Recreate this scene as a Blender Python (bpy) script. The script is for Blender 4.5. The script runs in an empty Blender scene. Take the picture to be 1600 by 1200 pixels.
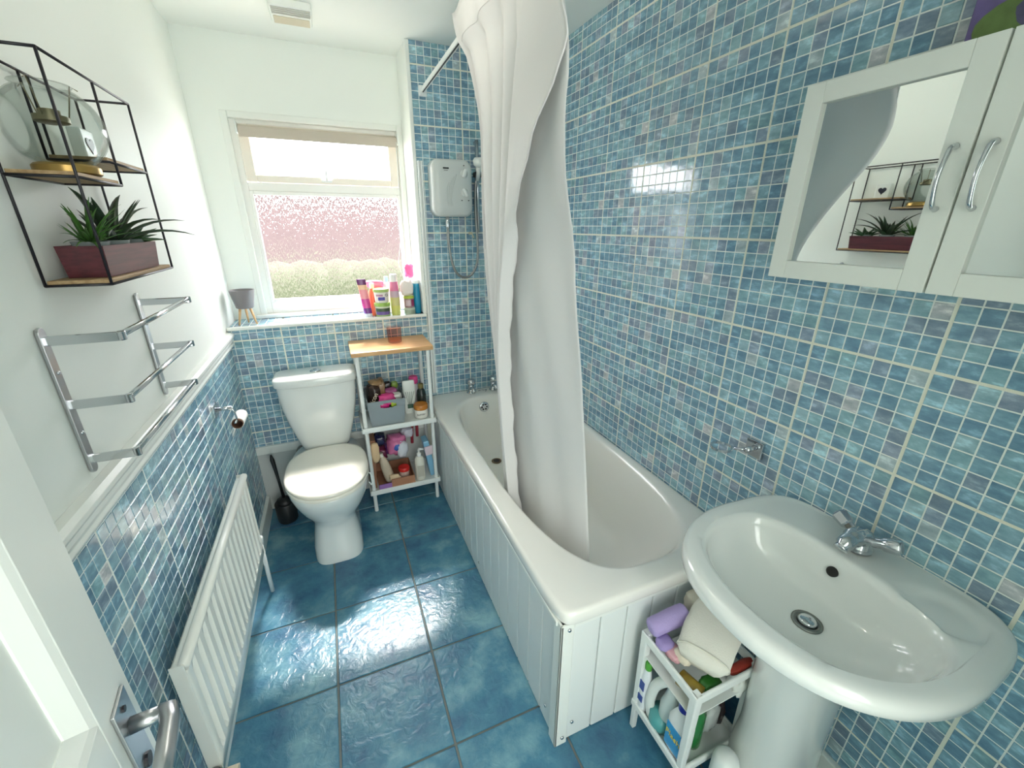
import bpy, bmesh, math, random
from mathutils import Vector, Matrix, noise
random.seed(7)
C = bpy.context.scene.collection
sc = bpy.context.scene
PI = math.pi

# ------------------------------------------------------------------ camera, sky, sun, exposure
cam_d = bpy.data.cameras.new('camera')
cam = bpy.data.objects.new('camera', cam_d); C.objects.link(cam)
cam_d.sensor_width = 36.0; cam_d.lens = 14.72; cam_d.clip_start = 0.02
RR = [(0.9216, -0.3881, 0.0034), (-0.1337, -0.3254, -0.9361), (0.3644, 0.8622, -0.3518)]
r_, d_, f_ = [Vector(v).normalized() for v in RR]
mw = Matrix.Identity(4)
for i in range(3):
    mw[i][0] = r_[i]; mw[i][1] = -d_[i]; mw[i][2] = -f_[i]
mw[0][3], mw[1][3], mw[2][3] = 0.5016, -2.3912, 1.5303
cam.matrix_world = mw
sc.camera = cam
sc.view_settings.view_transform = 'Standard'; sc.view_settings.look = 'None'
sc.view_settings.gamma = 1.0; sc.view_settings.use_curve_mapping = False
sc.view_settings.exposure = 0.30
sc.cycles.max_bounces = 14; sc.cycles.diffuse_bounces = 8; sc.cycles.glossy_bounces = 6
sc.cycles.transmission_bounces = 8; sc.cycles.transparent_max_bounces = 16
sc.cycles.caustics_reflective = False; sc.cycles.caustics_refractive = True
sc.cycles.sample_clamp_indirect = 6.0
sc.cycles.use_denoising = True
w = bpy.data.worlds.new('world'); sc.world = w; w.use_nodes = True
bg = w.node_tree.nodes['Background']; bg.inputs[0].default_value = (0.97, 0.985, 1.0, 1); bg.inputs[1].default_value = 16.0
sun_d = bpy.data.lights.new('sun', 'SUN'); sun_d.energy = 50.0; sun_d.angle = math.radians(11); sun_d.color = (1, .96, .9)
sun = bpy.data.objects.new('sun', sun_d); C.objects.link(sun)
sun.rotation_euler = Vector((-0.10, -0.62, -1)).to_track_quat('-Z', 'Y').to_euler()
sun.location = (0, 3, 5)
# added fill lamp in the unseen hallway, brightening the bathroom through the doorway
al_d = bpy.data.lights.new('hallway_fill', 'AREA'); al_d.shape = 'RECTANGLE'; al_d.size = 1.5; al_d.size_y = 1.9
al_d.energy = 36; al_d.color = (1.0, 1.0, .98)
al = bpy.data.objects.new('hallway_fill', al_d); C.objects.link(al)
al.location = (.85, -3.55, 1.45); al.rotation_euler = (math.radians(90), 0, 0)

# ------------------------------------------------------------------ materials
def srgb(c):
    return tuple((v / 255 / 12.92) if v / 255 <= .04045 else ((v / 255 + .055) / 1.055) ** 2.4 for v in c)
MATS = {}
def mat(name, col=(200, 200, 200), rough=.5, metal=0, **k):
    if name in MATS: return MATS[name]
    m = bpy.data.materials.new(name); m.use_nodes = True; MATS[name] = m
    nt = m.node_tree; b = nt.nodes['Principled BSDF']
    c = srgb(col); b.inputs['Base Color'].default_value = (*c, 1)
    b.inputs['Roughness'].default_value = rough; b.inputs['Metallic'].default_value = metal
    if 'coat' in k: b.inputs['Coat Weight'].default_value = k['coat']; b.inputs['Coat Roughness'].default_value = .05
    if 'trans' in k: b.inputs['Transmission Weight'].default_value = k['trans']; b.inputs['IOR'].default_value = k.get('ior', 1.45)
    if 'alpha' in k: b.inputs['Alpha'].default_value = k['alpha']
    if 'sub' in k: b.inputs['Subsurface Weight'].default_value = k['sub']; b.inputs['Subsurface Radius'].default_value = (.01, .01, .01)
    if 'noise' in k:       # (amount, scale) grain of the colour itself; 'col2' second colour
        am, scl = k['noise']
        tc = nt.nodes.new('ShaderNodeTexCoord'); mp = nt.nodes.new('ShaderNodeMapping')
        mp.inputs['Scale'].default_value = k.get('stretch', (1, 1, 1))
        n = nt.nodes.new('ShaderNodeTexNoise'); n.inputs['Scale'].default_value = scl; n.inputs['Detail'].default_value = 5
        mx = nt.nodes.new('ShaderNodeMix'); mx.data_type = 'RGBA'
        c2 = srgb(k['col2']) if 'col2' in k else tuple(v * (1 - am) for v in c)
        mx.inputs[6].default_value = (*c, 1); mx.inputs[7].default_value = (*c2, 1)
        rp = nt.nodes.new('ShaderNodeValToRGB'); rp.color_ramp.elements[0].position = .35; rp.color_ramp.elements[1].position = .65
        nt.links.new(tc.outputs['Object'], mp.inputs[0]); nt.links.new(mp.outputs[0], n.inputs['Vector'])
        nt.links.new(n.outputs[0], rp.inputs[0]); nt.links.new(rp.outputs[0], mx.inputs[0]); nt.links.new(mx.outputs[2], b.inputs['Base Color'])
    if 'bump' in k:        # (strength, scale)
        st, scl = k['bump']
        tc = nt.nodes.new('ShaderNodeTexCoord'); n = nt.nodes.new('ShaderNodeTexNoise'); n.inputs['Scale'].default_value = scl
        mp = nt.nodes.new('ShaderNodeMapping'); mp.inputs['Scale'].default_value = k.get('bstretch', (1, 1, 1))
        bp = nt.nodes.new('ShaderNodeBump'); bp.inputs['Strength'].default_value = st; bp.inputs['Distance'].default_value = k.get('bdist', .002)
        nt.links.new(tc.outputs['Object'], mp.inputs[0]); nt.links.new(mp.outputs[0], n.inputs['Vector'])
        nt.links.new(n.outputs[0], bp.inputs['Height']); nt.links.new(bp.outputs[0], b.inputs['Normal'])
    return m
PLASTER = mat('painted_plaster', (236, 240, 235), .62, bump=(.15, 60), bdist=.001)
CEIL = mat('ceiling_paint', (238, 241, 236), .7)
GLOSSW = mat('white_gloss_paint', (232, 235, 230), .3)
PVC = mat('white_plastic', (228, 232, 230), .35)
PVCW = mat('window_plastic', (240, 240, 236), .25)
CERAM = mat('white_ceramic', (226, 229, 226), .12, coat=.6)
ACRYL = mat('bath_acrylic', (240, 238, 232), .16, coat=.5)
SEATM = mat('seat_plastic', (233, 229, 218), .25, coat=.3)
CHROME = mat('chrome', (205, 208, 212), .12, 1)
STEEL = mat('brushed_steel', (185, 187, 190), .28, 1, bump=(.05, 200), bstretch=(1, 1, 20))
DARK = mat('dark_hole', (18, 16, 15), .5)
BLACKW = mat('black_wire', (22, 20, 28), .4)
BLACKP = mat('black_plastic', (22, 25, 27), .45)
GREY = mat('grey_plastic', (140, 150, 155), .45)
GROUTW = mat('cream_grout', (222, 222, 208), .75)
GROUTF = mat('floor_grout', (112, 118, 116), .85)
BAMBOO = mat('bamboo', (214, 170, 118), .35, noise=(.2, 9), stretch=(1, 14, 14), col2=(190, 142, 92))
SHELFW = mat('pale_shelf_wood', (176, 150, 112), .6, noise=(.2, 9), stretch=(14, 1, 14), col2=(150, 122, 84))
PLANTER = mat('burgundy_stained_wood', (92, 40, 48), .4, noise=(.3, 8), stretch=(6, 1, 20), col2=(66, 26, 34))
BRASS = mat('brass', (170, 140, 84), .35, 1)
VENEER = mat('pale_wood_leg', (212, 176, 132), .5, noise=(.2, 20), stretch=(10, 10, 1), col2=(196, 156, 108))
RADM = mat('radiator_enamel', (232, 233, 226), .3)
MIRROR = mat('mirror', (246, 250, 248), .01, 1)
def cm(rgb, rough=.45, **k): return mat('plastic_%d_%d_%d_%d' % (*rgb, int(rough * 100)), rgb, rough, **k)
def cloth(rgb): return mat('cloth_%d_%d_%d' % rgb, rgb, .95, bump=(.4, 260), bdist=.002)

def glassmat(name, col=(1, 1, 1), rough=0.0, tfac=.5, bump=None, gloss=.06):
    if name in MATS: return MATS[name]
    m = bpy.data.materials.new(name); m.use_nodes = True; MATS[name] = m
    nt = m.node_tree; nt.nodes.clear(); N = nt.nodes.new; L = nt.links.new
    out = N('ShaderNodeOutputMaterial'); tr = N('ShaderNodeBsdfTransparent'); tr.inputs[0].default_value = (*col, 1)
    rf = N('ShaderNodeBsdfRefraction'); rf.inputs['Roughness'].default_value = rough; rf.inputs['IOR'].default_value = 1.45; rf.inputs[0].default_value = (*col, 1)
    gl = N('ShaderNodeBsdfGlossy'); gl.inputs['Roughness'].default_value = .08
    m1 = N('ShaderNodeMixShader'); m1.inputs[0].default_value = 1 - tfac; L(tr.outputs[0], m1.inputs[1]); L(rf.outputs[0], m1.inputs[2])
    m2 = N('ShaderNodeMixShader'); L(m1.outputs[0], m2.inputs[1]); L(gl.outputs[0], m2.inputs[2])
    fr = N('ShaderNodeLayerWeight'); fr.inputs[0].default_value = .12; mf = N('ShaderNodeMath'); mf.operation = 'MULTIPLY'; mf.inputs[1].default_value = .35; L(fr.outputs[0], mf.inputs[0]); L(mf.outputs[0], m2.inputs[0])
    if bump:
        tc = N('ShaderNodeTexCoord'); mp = N('ShaderNodeMapping'); mp.inputs['Scale'].default_value = bump[1]
        n = N('ShaderNodeTexNoise'); n.inputs['Scale'].default_value = 1; n.inputs['Detail'].default_value = 2
        bp = N('ShaderNodeBump'); bp.inputs['Strength'].default_value = bump[0]; bp.inputs['Distance'].default_value = .03
        L(tc.outputs['Object'], mp.inputs[0]); L(mp.outputs[0], n.inputs['Vector']); L(n.outputs[0], bp.inputs['Height'])
        L(bp.outputs[0], rf.inputs['Normal']); L(bp.outputs[0], gl.inputs['Normal'])
    L(m2.outputs[0], out.inputs[0]); return m
PANE = glassmat('rain_textured_glass', (.64, .63, .64), .12, .30, (.55, (230, 230, 40)))
PANETOP = glassmat('obscured_glass', (1, 1, 1), .3, .7, (.5, (100, 100, 60)))
CLEAR = glassmat('clear_glass', (.88, .90, .89), .02, 1.0)
PINKGL = glassmat('pink_ribbed_glass', (.97, .82, .80), .05, 1.0)

def tile_material():
    m = bpy.data.materials.new('mosaic_glaze'); m.use_nodes = True
    nt = m.node_tree; b = nt.nodes['Principled BSDF']; N = nt.nodes.new; L = nt.links.new
    at = N('ShaderNodeVertexColor'); at.layer_name = 'Col'
    tc = N('ShaderNodeTexCoord'); oi = N('ShaderNodeObjectInfo')
    mul = N('ShaderNodeMath'); mul.operation = 'MULTIPLY'; mul.inputs[1].default_value = 37; L(oi.outputs['Random'], mul.inputs[0])
    add = N('ShaderNodeVectorMath'); add.operation = 'ADD'; L(tc.outputs['Object'], add.inputs[0]); L(mul.outputs[0], add.inputs[1])
    n = N('ShaderNodeTexNoise'); n.inputs['Scale'].default_value = 32; n.inputs['Detail'].default_value = 6; n.inputs['Roughness'].default_value = .62
    mpt = N('ShaderNodeMapping'); mpt.inputs['Scale'].default_value = (.75, 1.7, 1); L(add.outputs[0], mpt.inputs[0]); L(mpt.outputs[0], n.inputs['Vector'])
    rp = N('ShaderNodeValToRGB'); e = rp.color_ramp.elements; e[0].position = .34; e[0].color = (.68, .74, .80, 1); e[1].position = .70; e[1].color = (2.1, 2.0, 1.9, 1)
    e2 = e.new(.54); e2.color = (1.10, 1.10, 1.12, 1)
    L(n.outputs[0], rp.inputs[0])
    mx = N('ShaderNodeMix'); mx.data_type = 'RGBA'; mx.blend_type = 'MULTIPLY'; mx.inputs[0].default_value = .9
    L(at.outputs[0], mx.inputs[6]); L(rp.outputs[0], mx.inputs[7]); L(mx.outputs[2], b.inputs['Base Color'])
    b.inputs['Roughness'].default_value = .09; b.inputs['Specular IOR Level'].default_value = .6
    n2 = N('ShaderNodeTexNoise'); n2.inputs['Scale'].default_value = 22; L(add.outputs[0], n2.inputs['Vector'])
    bp = N('ShaderNodeBump'); bp.inputs['Strength'].default_value = .25; bp.inputs['Distance'].default_value = .002
    L(n2.outputs[0], bp.inputs['Height']); L(bp.outputs[0], b.inputs['Normal'])
    return m
TILE = tile_material()
def floor_material():
    m = bpy.data.materials.new('blue_floor_glaze'); m.use_nodes = True
    nt = m.node_tree; b = nt.nodes['Principled BSDF']; N = nt.nodes.new; L = nt.links.new
    tc = N('ShaderNodeTexCoord'); oi = N('ShaderNodeObjectInfo')
    mul = N('ShaderNodeMath'); mul.operation = 'MULTIPLY'; mul.inputs[1].default_value = 53; L(oi.outputs['Random'], mul.inputs[0])
    add = N('ShaderNodeVectorMath'); add.operation = 'ADD'; L(tc.outputs['Object'], add.inputs[0]); L(mul.outputs[0], add.inputs[1])
    n = N('ShaderNodeTexNoise'); n.inputs['Scale'].default_value = 5.5; n.inputs['Detail'].default_value = 8; n.inputs['Roughness'].default_value = .62
    L(add.outputs[0], n.inputs['Vector'])
    rp = N('ShaderNodeValToRGB'); e = rp.color_ramp.elements
    e[0].position = .32; e[0].color = (*srgb((54, 96, 128)), 1); e[1].position = .70; e[1].color = (*srgb((122, 166, 178)), 1)
    e2 = e.new(.5); e2.color = (*srgb((72, 124, 148)), 1)
    L(n.outputs[0], rp.inputs[0]); L(rp.outputs[0], b.inputs['Base Color'])
    b.inputs['Roughness'].default_value = .24
    n2 = N('ShaderNodeTexNoise'); n2.inputs['Scale'].default_value = 26; n2.inputs['Detail'].default_value = 5; n2.inputs['Distortion'].default_value = 1.2
    L(add.outputs[0], n2.inputs['Vector'])
    bp = N('ShaderNodeBump'); bp.inputs['Strength'].default_value = .45; bp.inputs['Distance'].default_value = .006
    L(n2.outputs[0], bp.inputs['Height']); L(bp.outputs[0], b.inputs['Normal'])
    return m
FLOORT = floor_material()

# ------------------------------------------------------------------ mesh helpers
class MB:
    def __init__(s): s.v = []; s.f = []
    def add(s, vs, fs):
        o = len(s.v); s.v += [tuple(v) for v in vs]; s.f += [tuple(i + o for i in f) for f in fs]; return s
    def box(s, a, b, rot=None, piv=None):
        x0, y0, z0 = a; x1, y1, z1 = b
        vs = [Vector(p) for p in [(x0, y0, z0), (x1, y0, z0), (x1, y1, z0), (x0, y1, z0), (x0, y0, z1), (x1, y0, z1), (x1, y1, z1), (x0, y1, z1)]]
        if rot is not None:
            pv = Vector(piv) if piv else sum(vs, Vector()) / 8
            vs = [rot @ (v - pv) + pv for v in vs]
        return s.add(vs, [(0, 3, 2, 1), (4, 5, 6, 7), (0, 1, 5, 4), (1, 2, 6, 5), (2, 3, 7, 6), (3, 0, 4, 7)])
    def loft(s, rings, cap0=True, cap1=True, closed=True):
        n = len(rings[0]); vs = [p for r in rings for p in r]; fs = []
        m = n if closed else n - 1
        for i in range(len(rings) - 1):
            for j in range(m):
                a = i * n + j; b = i * n + (j + 1) % n
                fs.append((a, b, b + n, a + n))
        if cap0: fs.append(tuple(range(n))[::-1])
        if cap1: fs.append(tuple((len(rings) - 1) * n + j for j in range(n)))
        return s.add(vs, fs)
    def tube(s, pts, r, n=10, cap=True):
        pts = [Vector(p) for p in pts]; rings = []
        rr = r if isinstance(r, (list, tuple)) else [r] * len(pts)
        t0 = (pts[1] - pts[0]).normalized()
        up = Vector((0, 0, 1)) if abs(t0.z) < .9 else Vector((1, 0, 0))
        u = t0.cross(up).normalized()
        for i, p in enumerate(pts):
            t = ((pts[min(i + 1, len(pts) - 1)] - pts[max(i - 1, 0)])).normalized()
            u = (u - t * u.dot(t)).normalized(); v = t.cross(u)
            rings.append([p + (u * math.cos(2 * PI * k / n) + v * math.sin(2 * PI * k / n)) * rr[i] for k in range(n)])
        return s.loft(rings, cap, cap)
    def lathe(s, c, prof, n=28, axis='z', cap0=True, cap1=True):
        c = Vector(c); rings = []
        for r, h in prof:
            ring = []
            for k in range(n):
                a = 2 * PI * k / n; x, y = r * math.cos(a), r * math.sin(a)
                ring.append(c + (Vector((x, y, h)) if axis == 'z' else Vector((h, x, y)) if axis == 'x' else Vector((y, h, x))))
            rings.append(ring)
        return s.loft(rings, cap0, cap1)
    def build(s, name, m, parent=None, smooth=False, bevel=0, sub=0, loc=None, seg=2, auto=None):
        me = bpy.data.meshes.new(name); me.from_pydata(s.v, [], s.f); me.update()
        bm = bmesh.new(); bm.from_mesh(me); bmesh.ops.recalc_face_normals(bm, faces=bm.faces); bm.to_mesh(me); bm.free()
        o = bpy.data.objects.new(name, me); C.objects.link(o)
        if m: me.materials.append(m)
        if smooth:
            for p in me.polygons: p.use_smooth = True
            if auto: me.set_sharp_from_angle(angle=math.radians(auto))
        if bevel:
            md = o.modifiers.new('b', 'BEVEL'); md.width = bevel; md.segments = seg; md.limit_method = 'ANGLE'; md.angle_limit = math.radians(40)
        if sub:
            md = o.modifiers.new('s', 'SUBSURF'); md.levels = sub; md.render_levels = sub
        if parent: attach(o, parent)
        return o
def attach(o, parent):
    o.parent = parent
    M = parent_world(parent)
    o.matrix_parent_inverse = M.inverted()
def parent_world(p):
    M = Matrix.LocRotScale(p.location, p.rotation_euler, p.scale)
    if p.parent: M = parent_world(p.parent) @ p.matrix_parent_inverse @ M
    return M
def struct(o, label=None): o['kind'] = 'structure'; return o
def tag(o, label, cat, group=None):
    o['label'] = label; o['category'] = cat
    if group: o['group'] = group
    return o
def thing(name, label, cat, loc=(0, 0, 0), group=None):
    o = bpy.data.objects.new(name, None); C.objects.link(o); o.location = loc; o.empty_display_size = .05
    return tag(o, label, cat, group)
def rrect(cx, cy, hx, hy, z, e=4.0, n=48):
    out = []
    for k in range(n):
        a = 2 * PI * k / n; c, s_ = math.cos(a), math.sin(a)
        out.append(Vector((cx + hx * math.copysign(abs(c) ** (2 / e), c), cy + hy * math.copysign(abs(s_) ** (2 / e), s_), z)))
    return out
def text(body, size, m, parent, loc, rot, name='lettering', ext=.0004):
    cu = bpy.data.curves.new(name, 'FONT'); cu.body = body; cu.size = size; cu.extrude = ext; cu.align_x = 'CENTER'; cu.align_y = 'CENTER'
    cu.materials.append(m); o = bpy.data.objects.new(name, cu); C.objects.link(o); o.location = loc; o.rotation_euler = rot
    bpy.context.view_layer.update(); me = bpy.data.meshes.new_from_object(o); o2 = bpy.data.objects.new(name, me); C.objects.link(o2); o2.location = loc; o2.rotation_euler = rot
    bpy.data.objects.remove(o)
    if parent: attach(o2, parent)
    return o2

XR, YP = 1.647, 0.243
ZC = 2.346
YN = -2.66
# ------------------------------------------------------------------ room shell
floor = struct(MB().box((-.12, YN - .1, -.1), (XR + .12, .4, -.004)).build('floor', GROUTF))
ceiling = struct(MB().box((-.12, YN - .1, ZC), (XR + .12, .4, ZC + .1)).build('ceiling', CEIL))
wl = MB().box((-.12, YN - .1, -.004), (-.003, YP + .10, ZC))
wall_left = struct(wl.build('wall_left', PLASTER))
GROUTW = mat('cream_grout2', (232, 231, 216), .7)
wall_right = struct(MB().box((XR + .003, YN - .1, -.004), (XR + .12, YP + .10, ZC)).build('wall_right', GROUTW))
# window wall: lower boxed ledge and shower section stand proud of the plaster plane
XS = .977
wb = MB()
wb.box((-.003, .003, -.004), (XR + .003, YP, 1.05))
wb.box((XS + .003, .003, 1.05), (XR + .003, YP + .10, ZC))
wb.box((-.003, YP, -.004), (XS + .003, YP + .10, 1.056))
wall_back = struct(wb.build('wall_back', GROUTW))
wx0, wx1, wz0, wz1 = .15, .955, 1.075, 2.01
pp = MB()
pp.box((-.003, YP, 1.056), (wx0, YP + .10, ZC)); pp.box((wx1, YP, 1.056), (XS + .003, YP + .10, ZC))
pp.box((wx0, YP, wz1), (wx1, YP + .10, ZC)); pp.box((wx0, YP, 1.056), (wx1, YP + .10, wz0))
pl = pp.build('plaster_face', PLASTER, wall_back)
# front wall with the doorway the photograph was taken from
wf = MB()
wf.box((-.003, YN - .1, -.004), (.27, YN, ZC)); wf.box((1.06, YN - .1, -.004), (XR + .003, YN, ZC)); wf.box((-.7, YN - .1, -.1), (-.003, YN - .04, 2.45)); wf.box((XR + .003, YN - .1, -.1), (2.4, YN - .04, 2.45)); wf.box((-.003, YN - .1, ZC), (XR + .003, YN - .04, 2.45)); wf.box((.27, YN - .1, 2.03), (1.06, YN, ZC))
struct(wf.build('wall_front', PLASTER))

# ---- wall tiles: 25 cm ceramic tiles moulded as 7 x 7 mosaic cells
TP, TG, CG = .252, .0068, .0030
PAL = [((112, 148, 168), 5), ((126, 162, 178), 7), ((136, 172, 184), 5), ((104, 140, 162), 4), ((142, 180, 186), 3), ((124, 160, 166), 2.5),
       ((136, 150, 168), 1.8), ((150, 158, 174), 1.3), ((124, 138, 154), 1.6), ((184, 194, 194), 1.5), ((158, 190, 196), 2.0), ((200, 194, 192), .7)]
def pick():
    t = random.uniform(0, sum(p[1] for p in PAL))
    for c, wgt in PAL:
        t -= wgt
        if t <= 0: return c
    return PAL[0][0]
def soft(c): return tuple(v * .74 + m_ * .26 for v, m_ in zip(c, (138, 168, 182)))
VARI = [[[soft(pick()) for j in range(7)] for i in range(7)] for k in range(3)]
TMESH = {}
def tile_mesh(k, u0, u1, v0, v1):
    key = (k, round(u0, 3), round(u1, 3), round(v0, 3), round(v1, 3))
    if key in TMESH: return TMESH[key]
    vs, fs, cols = [], [], []
    P = (TP - TG + CG) / 7
    g0, g1, h0, h1 = max(u0, TG / 2), min(u1, TP - TG / 2), max(v0, TG / 2), min(v1, TP - TG / 2)
    def quadbox(a0, a1, b0, b1, z0, z1, ins, col):
        o = len(vs)
        vs.extend([(a0, b0, z0), (a1, b0, z0), (a1, b1, z0), (a0, b1, z0), (a0 + ins, b0 + ins, z1), (a1 - ins, b0 + ins, z1), (a1 - ins, b1 - ins, z1), (a0 + ins, b1 - ins, z1)])
        for f in [(4, 5, 6, 7), (0, 1, 5, 4), (1, 2, 6, 5), (2, 3, 7, 6), (3, 0, 4, 7)]:
            fs.append(tuple(i + o for i in f)); cols.append(col)
    gc = srgb((238, 242, 238))
    quadbox(g0, g1, h0, h1, -.003, -.0012, 0, None)
    for i in range(7):
        for j in range(7):
            a0 = TG / 2 + i * P; b0 = TG / 2 + j * P
            A0, A1, B0, B1 = max(a0, g0), min(a0 + P - CG, g1), max(b0, h0), min(b0 + P - CG, h1)
            if A1 - A0 < .004 or B1 - B0 < .004: continue
            quadbox(A0, A1, B0, B1, -.0012, 0, .0008, srgb(VARI[k][i][j]))
    me = bpy.data.meshes.new('wall_tile'); me.from_pydata(vs, [], fs)
    me.materials.append(TILE); me.materials.append(TGR)
    ca = me.color_attributes.new('Col', 'FLOAT_COLOR', 'CORNER')
    for p, c in zip(me.polygons, cols):
        if c is None: p.material_index = 1; c = gc
        for li in p.loop_indices: ca.data[li].color = (*c, 1)
    TMESH[key] = me
    return me
TGR = mat('tile_joint', (236, 240, 234), .5)
def tiles(parent, org, U, V, u0, u1, v0, v1, uoff, voff, skip=None):
    """tile the rectangle u0..u1 x v0..v1 of the plane org + u*U + v*V, with grid lines at uoff, voff + n*TP"""
    U, V = Vector(U), Vector(V); Nn = U.cross(V)
    rot = Matrix((U, V, Nn)).transposed().to_4x4()
    i0 = math.floor((u0 - uoff) / TP); i1 = math.ceil((u1 - uoff) / TP)
    j0 = math.floor((v0 - voff) / TP); j1 = math.ceil((v1 - voff) / TP)
    inv = parent_world(parent).inverted()
    for i in range(i0, i1):
        for j in range(j0, j1):
            a, b = uoff + i * TP, voff + j * TP
            cu0, cu1, cv0, cv1 = max(0, u0 - a), min(TP, u1 - a), max(0, v0 - b), min(TP, v1 - b)
            if cu1 - cu0 < .008 or cv1 - cv0 < .008: continue
            if skip and skip(a + cu0, a + cu1, b + cv0, b + cv1): continue
            me = tile_mesh((i * 2 + j) % 3, cu0, cu1, cv0, cv1)
            o = bpy.data.objects.new('wall_tile', me); C.objects.link(o)
            o.parent = parent; o.matrix_parent_inverse = inv
            o.matrix_world = Matrix.Translation(Vector(org) + U * a + V * b) @ rot
ZOFF = 2.2528 - 9 * TP
# right wall: u runs towards the camera (-y), v up ; normal = U x V = (-1,0,0)
tiles(wall_right, (XR, 0, 0), (0, -1, 0), (0, 0, 1), 0, -YN, .10, ZC, .2003, ZOFF)
# back wall: u = +x , v up ; normal (0,-1,0)
tiles(wall_back, (0, 0, 0), (1, 0, 0), (0, 0, 1), XS, XR, .40, ZC, 1.2289, ZOFF)
tiles(wall_back, (0, 0, 0), (1, 0, 0), (0, 0, 1), 0, XS, .40, 1.046, .2299, ZOFF)
# left wall: u towards the window (+y), v up ; normal (+1,0,0)
tiles(wall_left, (0, 0, 0), (0, 1, 0), (0, 0, 1), YN, 0, .10, .975, -1.190, ZOFF)
# window-ledge top: tiles lying flat
tiles(wall_back, (0, 0, 1.056), (1, 0, 0), (0, 1, 0), 0, XS, .008, YP, .2299, -.03)

# trims
def molding(name, a, b, prof, m=GLOSSW, par=None):
    a, b = Vector(a), Vector(b); d = (b - a).normalized()
    rings = []
    for p in (a, b):
        rings.append([p + Vector(q) for q in prof])
    return MB().loft(rings).build(name, m, par, bevel=.0015)
struct(molding('trim_1', (0, YN, .972), (0, -.002, .972), [(-.003, 0, 0), (.012, 0, 0), (.016, 0, .008), (.012, 0, .016), (.018, 0, .028), (.018, 0, .038), (.026, 0, .050), (.026, 0, .060), (.016, 0, .068), (-.003, 0, .070)]))
struct(MB().box((-.003, -.012, 1.046), (XS + .002, .009, 1.064)).build('trim_2', GLOSSW, bevel=.006, seg=3))       # bullnose on the ledge
struct(MB().box((XS - .016, -.004, 1.064), (XS + .004, YP - .002, ZC)).build('trim_3', GLOSSW, bevel=.004))          # white return of the shower section
struct(MB().box((-.003, YN, -.004), (.016, -.02, .10)).build('baseboard_left', GLOSSW, bevel=.004))
struct(MB().box((XR - .016, YN, -.004), (XR + .003, -1.70, .10)).build('baseboard_right', GLOSSW, bevel=.004))
bb = struct(MB().box((0, -.004, -.003), (.93, .003, .362)).build('trim_4', mat('boxing_board', (205, 208, 205), .5)))   # board behind the toilet
struct(MB().box((.0, -.016, .356), (.93, .003, .402)).build('trim_5', GLOSSW, bevel=.003))
# floor tiles
FT = .3365; FGAP = .007
fm = MB().box((FGAP / 2, FGAP / 2, -.012), (FT - FGAP / 2, FT - FGAP / 2, 0))
full = fm.build('floor_tile', FLOORT, floor, bevel=.0022, seg=2); first = True
for i in range(-1, 5):
    for j in range(-1, 9):
        x = .3312 + (i - 1) * FT; y0 = -.2052 - (j + 1) * FT
        cx0, cx1 = max(x, -.003), min(x + FT, XR); cy0, cy1 = max(y0, YN), min(y0 + FT, .0)
        if cx1 - cx0 < .012 or cy1 - cy0 < .012: continue
        if cx1 - cx0 < FT - .001 or cy1 - cy0 < FT - .001:
            o = MB().box((cx0 - x + FGAP / 2, cy0 - y0 + FGAP / 2, -.012), (cx1 - x - FGAP / 2, cy1 - y0 - FGAP / 2, 0)).build('floor_tile', FLOORT, floor, bevel=.0022)
        elif first: o = full; first = False
        else: o = full.copy(); C.objects.link(o)
        o.location = (x, y0, 0)

# ------------------------------------------------------------------ window
win = MB()
def frame(mb, x0, x1, z0, z1, wdt, y0, y1, wb_=None, wt=None, wr=None):
    wb_ = wdt if wb_ is None else wb_; wt = wdt if wt is None else wt; wr = wdt if wr is None else wr
    mb.box((x0, y0, z0), (x0 + wdt, y1, z1)); mb.box((x1 - wr, y0, z0), (x1, y1, z1))
    mb.box((x0 + wdt, y0, z0), (x1 - wr, y1, z0 + wb_)); mb.box((x0 + wdt, y0, z1 - wt), (x1 - wr, y1, z1))
    return mb
frame(win, wx0, wx1, wz0, wz1, .030, YP + .012, YP + .075, .06, .02, .030)
win.box((wx0 + .03, YP + .012, 1.695), (wx1 - .03, YP + .075, 1.735))
window = struct(win.build('window_1', PVCW, bevel=.003))
arch = frame(MB(), .122, XS - .016, 1.05, 2.038, .030, YP - .010, YP + .02, .02, .03, .030)
a_ = arch.build('architrave', GLOSSW, window, bevel=.004)
sash = frame(MB(), wx0 + .032, wx1 - .032, 1.737, wz1 - .022, .045, YP - .002, YP + .05, .032, .03)
sash.build('sash', mat('vent_sash', (236, 228, 216), .3), window, bevel=.004)
gk = frame(MB(), wx0 + .045, wx1 - .045, 1.148, 1.688, .004, YP + .026, YP + .036)
gk.build('gasket', mat('gasket_grey', (84, 84, 88), .6), window)
lf = frame(MB(), wx0 + .03, wx1 - .03, wz0 + .06, 1.695, .018, YP + .005, YP + .03)
lf.build('beading', PVCW, window, bevel=.003)
MB().add([(wx0 + .046, YP + .034, 1.15), (wx1 - .046, YP + .034, 1.15), (wx1 - .046, YP + .034, 1.685), (wx0 + .046, YP + .034, 1.685)], [(0, 1, 2, 3)]).build('pane', PANE, window)
MB().add([(wx0 + .075, YP + .024, 1.765), (wx1 - .075, YP + .024, 1.765), (wx1 - .075, YP + .024, 1.965), (wx0 + .075, YP + .024, 1.965)], [(0, 1, 2, 3)]).build('pane', PANETOP, window)
st = MB().box((.525, YP - .014, 1.745), (.575, YP - .002, 1.756)); st.box((.546, YP - .02, 1.75), (.555, YP - .012, 1.80))
st.build('stay', PVC, window, bevel=.002)['label'] = 'small vertical casement stay on the vent sash'
struct(MB().box((.10, YP - .03, 1.056), (XS - .016, YP + .02, 1.077)).build('trim_6', PVCW, bevel=.004))

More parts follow.
